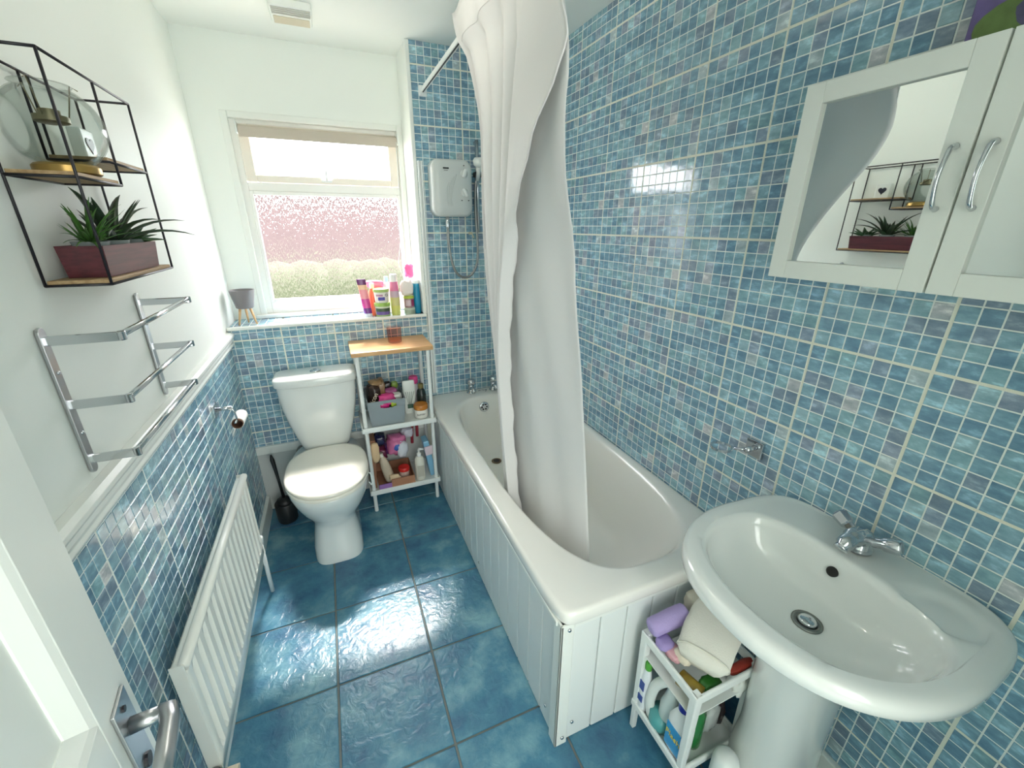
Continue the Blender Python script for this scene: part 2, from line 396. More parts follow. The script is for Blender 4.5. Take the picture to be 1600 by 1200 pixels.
# roller blind
bl = thing('roller_blind', 'beige roller blind rolled up tight at the top of the bathroom window', 'blind', (.55, YP - .03, 1.96))
MB().tube([(.19, YP - .026, 1.962), (.922, YP - .026, 1.962)], .018, 16).build('roll', mat('beige_blind_fabric', (196, 186, 172), .8), bl, True)
MB().box((.19, YP - .047, 1.925), (.922, YP - .043, 1.968)).build('hem', mat('beige_blind_fabric2', (190, 180, 166), .8), bl)
for x in (.180, .925): MB().box((x, YP - .05, 1.94), (x + .008, YP - .002, 1.99)).build('bracket', PVC, bl, bevel=.002)
cord = []
for k in range(25):
    a = k / 24; t = math.sin(a * PI)
    cord.append((.915 - .05 * a + .0, YP - .05, 1.95 - .72 * min(1, t * 1.8) ** .9 - (0 if .3 < a < .7 else 0)))
MB().tube([(.93, YP - .05, 1.95), (.925, YP - .05, 1.5), (.922, YP - .05, 1.33), (.900, YP - .05, 1.22), (.875, YP - .05, 1.33), (.905, YP - .05, 1.5), (.918, YP - .05, 1.95)], .0018, 6).build('cord', PVC, bl, True)

# shower-screen channel on the tiles
tag(MB().box((.982, -.020, .575), (.992, -.0005, 1.842)).box((.996, -.020, .575), (1.006, -.0005, 1.842)).box((.985, -.008, .575), (1.004, -.0005, 1.842)).build('shower_channel', PVC, bevel=.002),
    'white vertical plastic channel on the tiles from bath rim to beside the shower', 'trim')

# outside: neighbour's brick shed and a hedge seen blurred through the pane
shed = thing('brick_outhouse', 'pinkish brick outhouse blurred behind the textured window pane', 'building', (.5, 5, 0))
MB().box((-4, 5, -1), (6, 7, 1.95)).build('wall', mat('outside_brick', (92, 78, 78), .9, noise=(.2, 6)), shed)
MB().box((-4.2, 4.8, 1.95), (6.2, 7.2, 2.05)).build('roof', mat('outside_roof', (150, 140, 135), .9), shed)
hd = MB()
for k in range(60):
    c = Vector((-2.2 + .09 * k, 3.0 + random.uniform(-.1, .1), .62 + random.uniform(-.04, .06)))
    hd.lathe(c, [(.02, -.5), (.22, -.35), (.3, 0), (.27, .35), (.15, .46), (.02, .5)], 7)
tag(hd.build('hedge', mat('outside_leaves', (56, 62, 40), .9, noise=(.4, 14)), None, True), 'yellow-green garden hedge behind the lower window pane', 'hedge')
struct(MB().box((-8, YP + .4, -1.1), (9, 12, -1.0)).build('ground', mat('outside_ground', (150, 150, 140), .95)))
# hallway behind the camera
hw = MB(); hw.box((-.6, -3.9, -.1), (2.3, YN - .1, -.002)); hw.box((-.6, -3.9, 2.346), (2.3, YN - .1, 2.45))
hw.box((-.7, -3.9, -.1), (-.6, YN - .1, 2.45)); hw.box((2.3, -3.9, -.1), (2.4, YN - .1, 2.45)); hw.box((-.7, -4.0, -.1), (2.4, -3.9, 2.45))
struct(hw.build('room_hallway', PLASTER))

# ------------------------------------------------------------------ door (open against the left wall)
dang = math.atan2(-.135, .99)      # leaf direction
dx, dy = Vector((-.135, .99, 0)).normalized(), Vector((.99, .135, 0)).normalized()
door = thing('door_1', 'white panelled bathroom door standing open', 'door'); del door['category']; del door['label']
door['kind'] = 'structure'; door.location = (.30, -2.64, 0)
free = Vector((.197, -1.868, 0))    # free edge of the face towards the camera
hinge = free - dx * .78
def dpt(u, t, z): return hinge + dx * u + dy * t + Vector((0, 0, z))     # u from hinge, t out of the face (towards the room)
def dbox(mb, u0, u1, t0, t1, z0, z1):
    vs = [dpt(u, t, z) for z in (z0, z1) for (u, t) in ((u0, t0), (u1, t0), (u1, t1), (u0, t1))]
    return mb.add(vs, [(0, 3, 2, 1), (4, 5, 6, 7), (0, 1, 5, 4), (1, 2, 6, 5), (2, 3, 7, 6), (3, 0, 4, 7)])
dl = MB(); Wd = .78
dbox(dl, 0, .10, -.038, 0, .01, 1.98); dbox(dl, Wd - .085, Wd, -.038, 0, .01, 1.98)
rails = [(.01, .2), (.82, 1.03), (1.87, 1.98)]
for z0, z1 in rails: dbox(dl, .10, Wd - .085, -.038, 0, z0, z1)
dl.build('leaf', GLOSSW, door, bevel=.0015)
for z0, z1 in ((.2, .82), (1.03, 1.87)):
    u0, u1 = .10, Wd - .085; g = .024
    def lp(t, q): return [dpt(u0 + q, t, z0 + q), dpt(u1 - q, t, z0 + q), dpt(u1 - q, t, z1 - q), dpt(u0 + q, t, z1 - q)]
    MB().loft([lp(-.0005, 0), lp(-.003, g * .35), lp(-.009, g * .7), lp(-.014, g), lp(-.030, g), lp(-.030, 0), lp(-.0005, 0)], False, False).build('moulding', GLOSSW, door)
    pb2 = MB(); dbox(pb2, u0 + .002, u1 - .002, -.026, -.016, z0 + .002, z1 - .002); pb2.build('panel', GLOSSW, door)
hb = MB(); dbox(hb, Wd - .066, Wd - .022, 0, .004, .83, 1.01)
hp = hb.build('handle_plate', STEEL, door, bevel=.001)
hc = Wd - .044
hm = MB().tube([dpt(hc, .004, .965), dpt(hc, .034, .965)], [.010, .009], 14)
hm.tube([dpt(hc + .002, .032, .965), dpt(hc, .040, .966), dpt(hc - .020, .044, .966), dpt(hc - .06, .044, .965), dpt(hc - .11, .042, .963)], [.009, .0105, .0105, .010, .009], 14)
hm.build('door_handle', STEEL, door, True)
sm = MB()
for z in (.995, .845):
    sm.tube([dpt(hc, .004, z), dpt(hc, .006, z)], .004, 10)
sm.tube([dpt(hc, .004, .90), dpt(hc, .007, .90)], .009, 12)
sm.build('screw', BLACKW, door)

# ------------------------------------------------------------------ bath
bath = thing('bathtub', 'white acrylic bathtub along the tiled wall with panelled side', 'bathtub', (1.3, -.85, 0))
zR = .56; bx0, bx1, by0, by1 = .944, XR - .002, -1.69, -.002
bcx, bcy = (bx0 + bx1) / 2, (by0 + by1) / 2; n = 96
def bring(x0, x1, y0, y1, z, en, ef, n=n):
    cx, cy = (x0 + x1) / 2, (y0 + y1) / 2; hx, hy = (x1 - x0) / 2, (y1 - y0) / 2; out = []
    for k in range(n):
        a = 2 * PI * k / n; c, s_ = math.cos(a), math.sin(a); e = en if s_ < 0 else ef
        # blend exponents so near end is rounder than the tap end
        out.append(Vector((cx + hx * math.copysign(abs(c) ** (2 / e), c), cy + hy * math.copysign(abs(s_) ** (2 / e), s_), z)))
    return out
rings = [bring(bx0 + .002, bx1, by0 + .002, by1, zR - .045, 22, 22), bring(bx0, bx1, by0, by1, zR - .038, 22, 22), bring(bx0, bx1, by0, by1, zR - .012, 22, 22),
         bring(bx0 + .004, bx1 - .004, by0 + .004, by1 - .004, zR - .002, 20, 20), bring(bx0 + .012, bx1 - .008, by0 + .012, by1 - .01, zR, 16, 16),
         bring(1.015, 1.612, -1.625, -.125, zR, 3.2, 4.0), bring(1.025, 1.602, -1.612, -.137, zR - .006, 3.1, 3.8), bring(1.032, 1.595, -1.600, -.145, zR - .022, 3.0, 3.8),
         bring(1.050, 1.580, -1.545, -.160, zR - .12, 2.9, 3.6), bring(1.070, 1.562, -1.46, -.178, zR - .23, 2.9, 3.5), bring(1.090, 1.545, -1.38, -.195, zR - .32, 2.9, 3.4),
         bring(1.115, 1.52, -1.30, -.22, zR - .365, 2.8, 3.2), bring(1.16, 1.475, -1.22, -.27, zR - .385, 2.6, 3.0), bring(1.27, 1.36, -.9, -.5, zR - .388, 2, 2)]
MB().loft(rings, False, True).build('tub', ACRYL, bath, True, auto=70)
# side panel boards (tongue and groove), end panel boards
def plank_x(y0, y1):   # on the side, face at x=.957
    return MB().box((.958, y0 + .0018, .003), (.972, y1 - .0018, zR - .047))
yy = -1.652; PW = .0935; ys = []
while yy < -.02:
    ys.append((yy, min(yy + PW, -.004))); yy += PW
for a, b in ys: plank_x(a, b).build('panel_board', PVC, bath, bevel=.0035)
xx = .992
while xx < XR - .02:
    x1 = min(xx + PW, XR - .004)
    MB().box((xx + .0018, -1.674, .003), (x1 - .0018, -1.660, zR - .047)).build('panel_board', PVC, bath, bevel=.0035); xx += PW
MB().box((.962, -1.655, .003), (.978, -.004, zR - .05)).box((.985, -1.668, .003), (XR - .004, -1.655, zR - .05)).build('panel_backing', mat('groove_grey', (150, 158, 156), .6), bath)
MB().box((.9455, -1.66, zR - .064), (.958, -.004, zR - .047)).build('top_bead', GLOSSW, bath, bevel=.003)
MB().box((.99, -1.684, zR - .062), (XR - .004, -1.674, zR - .047)).build('top_bead', GLOSSW, bath, bevel=.003)
MB().box((.950, -1.682, .0), (.958, -1.640, zR - .046)).box((.950, -1.682, .0), (.992, -1.674, zR - .046)).build('corner_trim', GLOSSW, bath, bevel=.0025)
for p, ax in (((.975, -1.683, .495), 'y'), ((.975, -1.683, .035), 'y'), ((1.012, -1.675, .075), 'y'), ((.957, -1.60, .075), 'x'), ((.957, -.93, .075), 'x')):
    d = Vector((0, -.003, 0)) if ax == 'y' else Vector((-.003, 0, 0))
    MB().tube([Vector(p) - d * .2, Vector(p) + d], [.0065, .0048], 14).build('screw', CHROME, bath, True)
# waste and overflow
MB().lathe((1.29, -.285, .179), [(.030, 0), (.030, .003), (.022, .004), (.020, .001), (.004, .001)], 24).build('drain', mat('bronze_ring', (120, 104, 84), .35, 1), bath, True)
MB().lathe((1.29, -.285, .1805), [(.019, 0), (.019, .0012)], 20).build('drain_hole', DARK, bath)
ov = MB().lathe((0, 0, 0), [(.031, 0), (.031, .005), (.026, .008), (.006, .008)], 28)
ovo = ov.build('overflow', CHROME, None, True); ovo.location = (1.262, -.152, .495); ovo.rotation_euler = (math.radians(80), 0, 0); attach_later = ovo
bpy.context.view_layer.update(); ovo.parent = bath; ovo.matrix_parent_inverse = parent_world(bath).inverted()
for k in range(6):
    a = k * PI / 3
    h = MB().lathe((0, 0, 0), [(.0055, 0), (.0055, .001)], 10).build('overflow_hole', DARK, None)
    h.location = Vector((1.262, -.152, .495)) + Matrix.Rotation(math.radians(80), 3, 'X') @ Vector((.016 * math.cos(a), .016 * math.sin(a), .0086))
    h.rotation_euler = (math.radians(80), 0, 0); h.parent = bath; h.matrix_parent_inverse = parent_world(bath).inverted()
def pillar_tap(x, y, label):
    t = thing('bath_tap', label, 'tap', (x, y, zR), 'bath taps')
    MB().lathe((x, y, zR), [(.028, 0), (.028, .005), (.018, .010), (.017, .035), (.020, .045), (.015, .055)], 20).build('body', CHROME, t, True)
    MB().tube([(x, y, zR + .030), (x, y - .040, zR + .040), (x, y - .065, zR + .026)], [.014, .012, .011], 12).build('spout', CHROME, t, True)
    MB().lathe((x, y, zR + .055), [(.012, 0), (.026, .005), (.027, .020), (.022, .032), (.006, .035)], 8).build('handle', CHROME, t, True)
pillar_tap(1.213, -.055, 'chrome pillar tap at the bath end nearest the overflow plate, clear of the curtain')
pillar_tap(1.360, -.055, 'chrome pillar tap at the bath end partly hidden behind the shower curtain')
ch = MB().tube([(1.262, -.05, zR + .003), (1.28, -.062, zR + .012), (1.295, -.055, zR + .004), (1.31, -.066, zR + .010), (1.30, -.078, zR + .003)], .003, 6)
tag(ch.build('plug_chain', CHROME, None, True), 'small chrome plug chain coiled between the two bath taps', 'chain')

# ------------------------------------------------------------------ shower unit
sh = thing('electric_shower', 'pale grey electric shower box with two dials on the tiles', 'shower', (1.145, 0, 1.7))
def arch_ring(x0, x1, z0, z1, y, r=.035, bulge=.012):
    pts = []; n = 8
    for (cx, cz, a0) in ((x1 - r, z1 - r, 0), (x0 + r, z1 - r, PI / 2), (x0 + r, z0 + r, PI), (x1 - r, z0 + r, 1.5 * PI)):
        for k in range(n + 1):
            a = a0 + PI / 2 * k / n; px, pz = cx + r * math.cos(a), cz + r * math.sin(a)
            q = 1 - ((px - (x0 + x1) / 2) / ((x1 - x0) / 2)) ** 2
            pz += (bulge * q if pz > (z0 + z1) / 2 else -bulge * q)
            pts.append(Vector((px, y, pz)))
    return pts
sx0, sx1, sz0, sz1 = 1.035, 1.253, 1.585, 1.845
SHG = mat('shower_grey_plastic', (206, 210, 208), .35)
MB().loft([arch_ring(sx0, sx1, sz0, sz1, -.0005), arch_ring(sx0, sx1, sz0, sz1, -.055), arch_ring(sx0 + .004, sx1 - .004, sz0 + .004, sz1 - .004, -.070, .034),
           arch_ring(sx0 + .014, sx1 - .014, sz0 + .014, sz1 - .014, -.079, .03), arch_ring(sx0 + .04, sx1 - .04, sz0 + .05, sz1 - .05, -.083, .02)]).build('case', SHG, sh, True, auto=50)
for zc in (1.785, 1.695):
    kn = MB().lathe((1.205, 0, zc), [(.021, -.080), (.019, -.088), (.004, -.089)], 24, 'y')
    k_ = kn.build('dial', SHG, sh, True)
    MB().box((1.197, -.103, zc - .022), (1.213, -.086, zc + .022), Matrix.Rotation(math.radians(18 if zc > 1.75 else -28), 3, 'Y')).build('grip', PVC, k_, bevel=.006, seg=3)
MB().tube([(1.205, -.081, 1.822), (1.205, -.083, 1.822)], .003, 8).build('indicator', BLACKP, sh)
MB().box((1.095, -.0845, 1.803), (1.125, -.081, 1.810)).box((1.100, -.084, 1.795), (1.120, -.081, 1.797)).build('badge', BLACKP, sh)
for k in range(4):
    MB().tube([(1.165 - .012 * k, -.0825 + (.0015 if k > 2 else 0), 1.78 - .01 * k), (1.143 - .01 * k, -.0845, 1.72), (1.133 - .008 * k, -.0835, 1.66), (1.14 - .008 * k, -.082, 1.63)], .0012, 6).build('raised_line', mat('shower_line', (196, 202, 200), .3), sh, True)
for xm in (1.185, 1.222): MB().box((xm, -.0845, 1.656), (xm + .007, -.081, 1.660)).build('mark', BLACKP, sh)
MB().lathe((1.115, -.05, 1.52), [(.010, 0), (.012, .01), (.012, .035), (.009, .04), (.009, .07)], 16).build('outlet', CHROME, sh, True)
# hose
hose = []
P0 = [(1.115, -.05, 1.53), (1.116, -.052, 1.45), (1.125, -.055, 1.36), (1.15, -.055, 1.29), (1.19, -.055, 1.262), (1.23, -.055, 1.27), (1.262, -.055, 1.31), (1.278, -.055, 1.38), (1.276, -.055, 1.50), (1.272, -.05, 1.62), (1.276, -.055, 1.74), (1.29, -.062, 1.79)]
def smooth_path(P, m=8):
    P = [Vector(p) for p in P]; out = []
    for i in range(len(P) - 1):
        p0, p1, p2, p3 = P[max(i - 1, 0)], P[i], P[i + 1], P[min(i + 2, len(P) - 1)]
        for k in range(m):
            t = k / m
            out.append(.5 * ((2 * p1) + (-p0 + p2) * t + (2 * p0 - 5 * p1 + 4 * p2 - p3) * t * t + (-p0 + 3 * p1 - 3 * p2 + p3) * t ** 3))
    return out + [P[-1]]
hp_ = smooth_path(P0, 24)
MB().tube(hp_, [.0062 if i % 2 else .0074 for i in range(len(hp_))], 9).build('hose', mat('hose_steel', (150, 150, 148), .35, 1), sh, True)
rl = thing('shower_riser_rail', 'chrome shower riser rail with white handset behind the curtain edge', 'shower rail', (1.29, 0, 1.7))
MB().tube([(1.292, -.035, 1.50), (1.292, -.035, 1.95)], .010, 14).build('rail', CHROME, rl, True)
for z in (1.51, 1.94): MB().tube([(1.292, -.001, z), (1.292, -.035, z)], .009, 12).build('bracket', CHROME, rl, True)
MB().box((1.272, -.065, 1.775), (1.312, -.02, 1.80)).build('holder', BLACKP, rl, bevel=.004)
MB().tube([(1.285, -.06, 1.76), (1.284, -.085, 1.80), (1.283, -.10, 1.83)], [.011, .012, .014], 12).lathe((1.284, -.10, 1.835), [(.01, -.02), (.030, -.01), (.034, .012), (.026, .024), (.004, .026)], 20).build('handset', PVC, rl, True)
tag(MB().box((1.245, -.018, 1.488), (1.262, -.001, 1.502)).tube([(1.262, -.012, 1.492), (1.270, -.016, 1.47)], .003, 8).build('wall_hook', mat('ivory_plastic', (214, 206, 178), .4), None, bevel=.002),
    'tiny ivory hook on the tiles beside the shower hose', 'hook')

# ------------------------------------------------------------------ shower rail and curtain
rod = thing('curtain_rail', 'white shower curtain rail running from the tiles above the bath', 'rail', (1.033, -.9, 2.152))
MB().box((1.025, -2.0, 2.140), (1.043, -.004, 2.160)).build('track', PVC, rod, bevel=.003)
MB().box((1.029, -2.0, 2.1375), (1.034, -.004, 2.1402)).build('slot', BLACKP, rod)
MB().box((1.014, -.016, 2.122), (1.052, -.0005, 2.168)).build('end_cap', PVC, rod, bevel=.004)
MB().box((1.026, -2.0, 2.16), (1.042, -1.985, ZC)).build('hanger', PVC, rod, bevel=.002)
TB = [(2.22, -0.638, -1.335, -1.385, -1.375), (2.15, -0.68, -1.31, -1.415, -1.405), (2.05, -0.755, -1.283, -1.455, -1.445), (1.95, -0.815, -1.244, -1.498, -1.490), (1.85, -0.852, -1.205, -1.530, -1.530),
      (1.75, -0.848, -1.173, -1.385, -1.515), (1.6, -0.835, -1.126, -1.190, -1.445), (1.45, -0.835, -1.084, -1.100, -1.405), (1.3, -0.856, -1.045, -1.050, -1.41),
      (1.15, -0.892, -1.025, -1.030, -1.425), (1.0, -0.925, -1.020, -1.025, -1.43), (.85, -0.95, -1.035, -1.040, -1.438), (.7, -0.966, -1.055, -1.06, -1.445),
      (.56, -0.976, -1.08, -1.085, -1.452), (.45, -0.98, -1.10, -1.11, -1.458), (.35, -0.99, -1.12, -1.13, -1.466), (.28, -1.0, -1.14, -1.15, -1.474)]
def tb(z):
    for a, b in zip(TB, TB[1:]):
        if a[0] >= z >= b[0]:
            t = (a[0] - z) / (a[0] - b[0]); return [a[i] + (b[i] - a[i]) * t for i in range(1, 5)]
    return TB[-1][1:]
NL = 80; rings = []
zl = [2.22 - 1.93 * k / NL for k in range(NL + 1)]
for z in zl:
    Ls = [tb(min(2.22, max(.28, z + d))) for d in (-.04, 0, .04)]
    Ly, Fy, Hy, Ry = [sum(q[i] for q in Ls) / 3 for i in range(4)]
    k = (2.22 - z) / 1.94; top = max(0, 1 - k / .06)
    spread = .35 + .65 * min(1, k / .12)
    hd_ = max(0, min(1, (z - 2.08) / .05))
    xf = (1.025 + .045 * k) * (1 - hd_) + 1.010 * hd_; xb = (1.060 + .150 * k ** 1.4) * (1 - hd_) + 1.056 * hd_
    u_ = min(1, max(0, (z - 1.4) / .4)); u_ = u_ * u_ * (3 - 2 * u_)
    xR = (1.10 + .10 * max(0, (1.4 - z) / 1.1)) * (1 - u_) + .988 * u_; xb0 = xf + .040; xb = xb0
    xH = (xf + .020) * (1 - u_) + .982 * u_
    pts = []
    ax = (1 - .6 * top)
    wig = .003 * math.sin(z * 31) + .002 * math.sin(z * 67 + 1)
    # flap hem -> fold
    for i in range(10):
        t = i / 10; y = Hy + (Fy - Hy) * t
        pts.append((xH + (xf - .025 * spread - xH) * math.sin(t * PI / 2) + wig * (1 - t), y, z))
    # pleats from fold to far edge
    npl = 60
    for i in range(npl):
        t = i / npl; y = Fy + (Ly - Fy) * t
        am = .016 * ax * (1 - .35 * k) * (1 - .8 * hd_)
        ph = t * 2 * PI * 3.5 + .5 * math.sin(z * 2.1)
        x = xf - .025 * spread * (1 - t) ** 3 + am * (1 - math.cos(ph)) * .9 + .004 * math.sin(t * 23 + z * 5)
        y += .010 * math.sin(ph * 1.0 + .8) * ax
        pts.append((x, y, z))
    # wrap and back layer
    for i in range(8):
        a = PI * i / 8; r = (xb - xf) / 2
        pts.append((xf + r - r * math.cos(a), Ly + .012 * math.sin(a) * ax, z))
    nb = 44
    for i in range(nb + 1):
        t = i / nb; y = Ly + (Ry - Ly) * t
        x = xb0 + (xR - xb0) * t ** 1.6 + .006 * ax * math.sin(t * 9 + .6 * math.sin(z * 1.7)) * (1 - t) + .003 * math.sin(t * 17 + z * 4)
        pts.append((x, y, z))
    rings.append(pts)
cm_ = bpy.data.materials.new('curtain_fabric'); cm_.use_nodes = True; nt = cm_.node_tree; b = nt.nodes['Principled BSDF']
b.inputs['Base Color'].default_value = (*srgb((243, 242, 242)), 1); b.inputs['Roughness'].default_value = .7
tl = nt.nodes.new('ShaderNodeBsdfTranslucent'); tl.inputs[0].default_value = (*srgb((236, 234, 230)), 1)
mx = nt.nodes.new('ShaderNodeMixShader'); mx.inputs[0].default_value = .32
nt.links.new(b.outputs[0], mx.inputs[1]); nt.links.new(tl.outputs[0], mx.inputs[2]); nt.links.new(mx.outputs[0], nt.nodes['Material Output'].inputs[0])
n_ = nt.nodes.new('ShaderNodeTexNoise'); n_.inputs['Scale'].default_value = 7; n_.inputs['Detail'].default_value = 4; bp = nt.nodes.new('ShaderNodeBump'); bp.inputs['Strength'].default_value = .35; bp.inputs['Distance'].default_value = .01
tcn = nt.nodes.new('ShaderNodeTexCoord'); nt.links.new(tcn.outputs['Object'], n_.inputs['Vector']); nt.links.new(n_.outputs[0], bp.inputs['Height']); nt.links.new(bp.outputs[0], b.inputs['Normal'])
curt = thing('shower_curtain', 'white fabric shower curtain gathered in folds and hanging inside the bath', 'curtain', (1.04, -1.1, .3))
co = MB().loft([[Vector(p) for p in r] for r in rings], False, False, False).build('curtain_sheet', cm_, curt, True)
md = co.modifiers.new('s', 'SOLIDIFY'); md.thickness = .0012
# side hem along the free edge of the flap and seam under the header
hemL = MB().tube([Vector(r[0]) + Vector((-.001, 0, 0)) for r in rings[:60]], .0022, 6).build('side_hem', cm_, curt, True)
MB().tube([Vector(rings[4][i]) + Vector((-.0015, 0, 0)) for i in range(0, 70)], .0014, 5).build('header_seam', cm_, curt, True)

# ------------------------------------------------------------------ toilet
toi = thing('toilet', 'white close-coupled toilet with closed cream lid below the window', 'toilet', (.36, -.3, 0))
tx = .362
def trap(z, hw, yf, yb, bul=.02, n=44, e=7):
    out = []
    for p in rrect(0, 0, 1, 1, 0, e, n):
        x = p.x * hw; y = (yf + yb) / 2 + p.y * (yb - yf) / 2
        if p.y < 0: y -= bul * (1 - p.x ** 2)
        out.append(Vector((tx + x, y, z)))
    return out
prof = [(.405, .105, -.165, -.03, .012), (.43, .118, -.178, -.025, .018), (.50, .138, -.188, -.022, .022), (.58, .160, -.194, -.02, .024), (.66, .176, -.197, -.018, .024), (.74, .184, -.198, -.018, .022), (.783, .186, -.198, -.018, .022)]
MB().loft([trap(*q) for q in prof]).build('cistern', CERAM, toi, True, auto=60)
lidr = [(.785, .193, -.203, -.014, .024), (.788, .196, -.206, -.012, .024), (.818, .196, -.206, -.012, .024), (.825, .192, -.202, -.016, .024), (.828, .180, -.190, -.028, .022)]
MB().loft([trap(*q) for q in lidr]).build('cistern_lid', CERAM, toi, True, auto=60)
MB().lathe((tx, -.105, .828), [(.026, 0), (.026, .004), (.022, .006), (.003, .006)], 28).build('flush_button', CHROME, toi, True)
MB().box((tx - .0006, -.130, .8343), (tx + .0006, -.080, .8346)).build('button_split', DARK, toi)
def pan(z, hw, yf, yb, e=2.3, n=48, eb=3.5):
    cy = yf + hw * 1.25 if (yf + hw * 1.25) < yb - .02 else (yf + yb) / 2; out = []
    for k in range(n):
        a = 2 * PI * k / n; c, s_ = math.cos(a), math.sin(a)
        ee = e if s_ < 0 else eb
        hy = (cy - yf) if s_ < 0 else (yb - cy)
        out.append(Vector((tx + hw * math.copysign(abs(c) ** (2 / ee), c), cy + hy * math.copysign(abs(s_) ** (2 / ee), s_), z)))
    return out
pr_ = [(0, .112, -.592, -.08, 3.6), (.012, .114, -.592, -.08, 3.4), (.06, .113, -.580, -.08, 3.2), (.12, .104, -.562, -.08, 2.8), (.17, .098, -.552, -.08, 2.6), (.20, .104, -.560, -.08, 2.4), (.235, .124, -.585, -.07, 2.3),
       (.28, .148, -.620, -.06, 2.25), (.33, .168, -.648, -.05, 2.2), (.37, .178, -.664, -.045, 2.2), (.395, .181, -.668, -.04, 2.2), (.402, .178, -.664, -.045, 2.2)]
MB().loft([pan(*q) for q in pr_]).build('pan', CERAM, toi, True, auto=70)
sr = [(.403, .182, -.672, -.20, 2.15), (.405, .186, -.677, -.196, 2.15), (.416, .187, -.678, -.195, 2.15), (.421, .184, -.674, -.198, 2.15)]
MB().loft([pan(*q, eb=3.0) for q in sr]).build('seat', SEATM, toi, True, auto=60)
sl = [(.423, .183, -.672, -.20, 2.1), (.426, .187, -.677, -.196, 2.1), (.434, .187, -.676, -.197, 2.1), (.441, .180, -.667, -.203, 2.1), (.4445, .160, -.640, -.22, 2.1), (.446, .10, -.54, -.28, 2.1)]
MB().loft([pan(*q, eb=3.0) for q in sl]).build('lid', SEATM, toi, True, auto=60)
for s_ in (-1, 1): MB().tube([(tx + s_ * .075 - .018, -.205, .425), (tx + s_ * .075 + .018, -.205, .425)], .011, 14).build('hinge', SEATM, toi, True)
MB().tube(smooth_path([(tx + .183, -.50, .405), (tx + .19, -.51, .40), (tx + .193, -.515, .36), (tx + .188, -.515, .345), (tx + .178, -.51, .36)]), .0028, 8).build('buffer_clip', PVC, toi, True)
tag(MB().tube(smooth_path([(.27, -.03, .30), (.262, -.05, .36), (.225, -.05, .385), (.20, -.045, .35), (.205, -.03, .28), (.23, -.006, .24)]), .008, 10).build('water_pipe', mat('pipe_grey', (120, 116, 108), .4), None, True),
    'grey flexible water pipe looping out beside the toilet cistern', 'pipe')
# toilet brush
tb_ = thing('toilet_brush', 'black toilet brush in its round holder in the corner behind the radiator', 'toilet brush', (.105, -.13, 0))
MB().lathe((.105, -.14, 0), [(.046, 0), (.050, .01), (.053, .11), (.050, .115), (.040, .115), (.038, .10)], 28).build('holder', BLACKP, tb_, True, auto=50)
MB().lathe((.105, -.14, .09), [(.036, 0), (.042, .02), (.036, .045), (.012, .055)], 24).build('collar', BLACKP, tb_, True)
MB().tube([(.105, -.14, .13), (.096, -.13, .26), (.086, -.12, .37), (.084, -.118, .40)], [.008, .007, .011, .004], 12).build('handle', BLACKP, tb_, True)

# ------------------------------------------------------------------ radiator
rad = thing('radiator', 'white ribbed panel radiator on the tiled wall beside the door', 'radiator', (.07, -1.1, .4))
ry0, ry1, rz0, rz1 = -1.515, -.695, .245, .625
MB().tube([(.085, ry0, rz1 - .008), (.085, ry1, rz1 - .008)], .012, 12).build('top_channel', RADM, rad, True)
nfl = 16; pitch = (ry1 - ry0 - .05) / nfl
front = MB()
rings = []
pr2 = []
y = ry0; pr2.append((y, .082))
pr2.append((ry0 + .02, .088))
for k in range(nfl):
    y = ry0 + .025 + k * pitch
    pr2 += [(y + pitch * .06, .088), (y + pitch * .22, .076), (y + pitch * .5, .076), (y + pitch * .62, .088), (y + pitch * .94, .088)]
pr2 += [(ry1 - .02, .088), (ry1, .082)]
def prf(z, f):
    return [Vector((.088 + (x - .088) * f, yv, z)) for yv, x in pr2]
front.loft([prf(rz0, 0), prf(rz0 + .035, 0), prf(rz0 + .055, 1), prf(rz1 - .055, 1), prf(rz1 - .035, 0), prf(rz1 - .005, 0)], False, False, False)
fo = front.build('front_panel', RADM, rad, True, auto=30)
md = fo.modifiers.new('s', 'SOLIDIFY'); md.thickness = .0015
MB().box((.060, ry0, rz0), (.074, ry1, rz1 - .01)).build('back_panel', RADM, rad, bevel=.003)
for ye in (ry0 - .003, ry1): MB().box((.060, ye, rz0), (.088, ye + .003, rz1)).build('end_cover', RADM, rad, bevel=.001)
MB().box((.060, ry0, rz0 - .003), (.088, ry1, rz0)).build('bottom_seam', RADM, rad)
for y in (-1.3, -.9): MB().box((.0, y - .015, .30), (.060, y + .015, .44)).build('bracket', RADM, rad)
vv = MB().tube([(.074, ry1 + .005, rz0 + .02), (.074, ry1 + .035, rz0 + .02)], .010, 12).tube([(.074, ry1 + .035, rz0 + .034), (.074, ry1 + .035, -.002)], .0085, 12)
vv.lathe((.074, ry1 + .035, rz0 + .02), [(.014, 0), (.014, .03), (.008, .036)], 16)
vv.build('pipe', PVC, rad, True)
v2 = MB().tube([(.074, ry0 - .004, rz0 + .02), (.074, ry0 - .03, rz0 + .02)], .010, 12).tube([(.074, ry0 - .03, rz0 + .03), (.074, ry0 - .03, -.002)], .008, 12)
v2.build('valve', CHROME, rad, True)
MB().tube([(.085, ry0 - .03, rz0 + .018), (.125, ry0 - .032, rz0 + .012)], [.018, .022], 18).build('valve_knob', mat('ivory_knob', (206, 196, 172), .4), rad, True, auto=40)

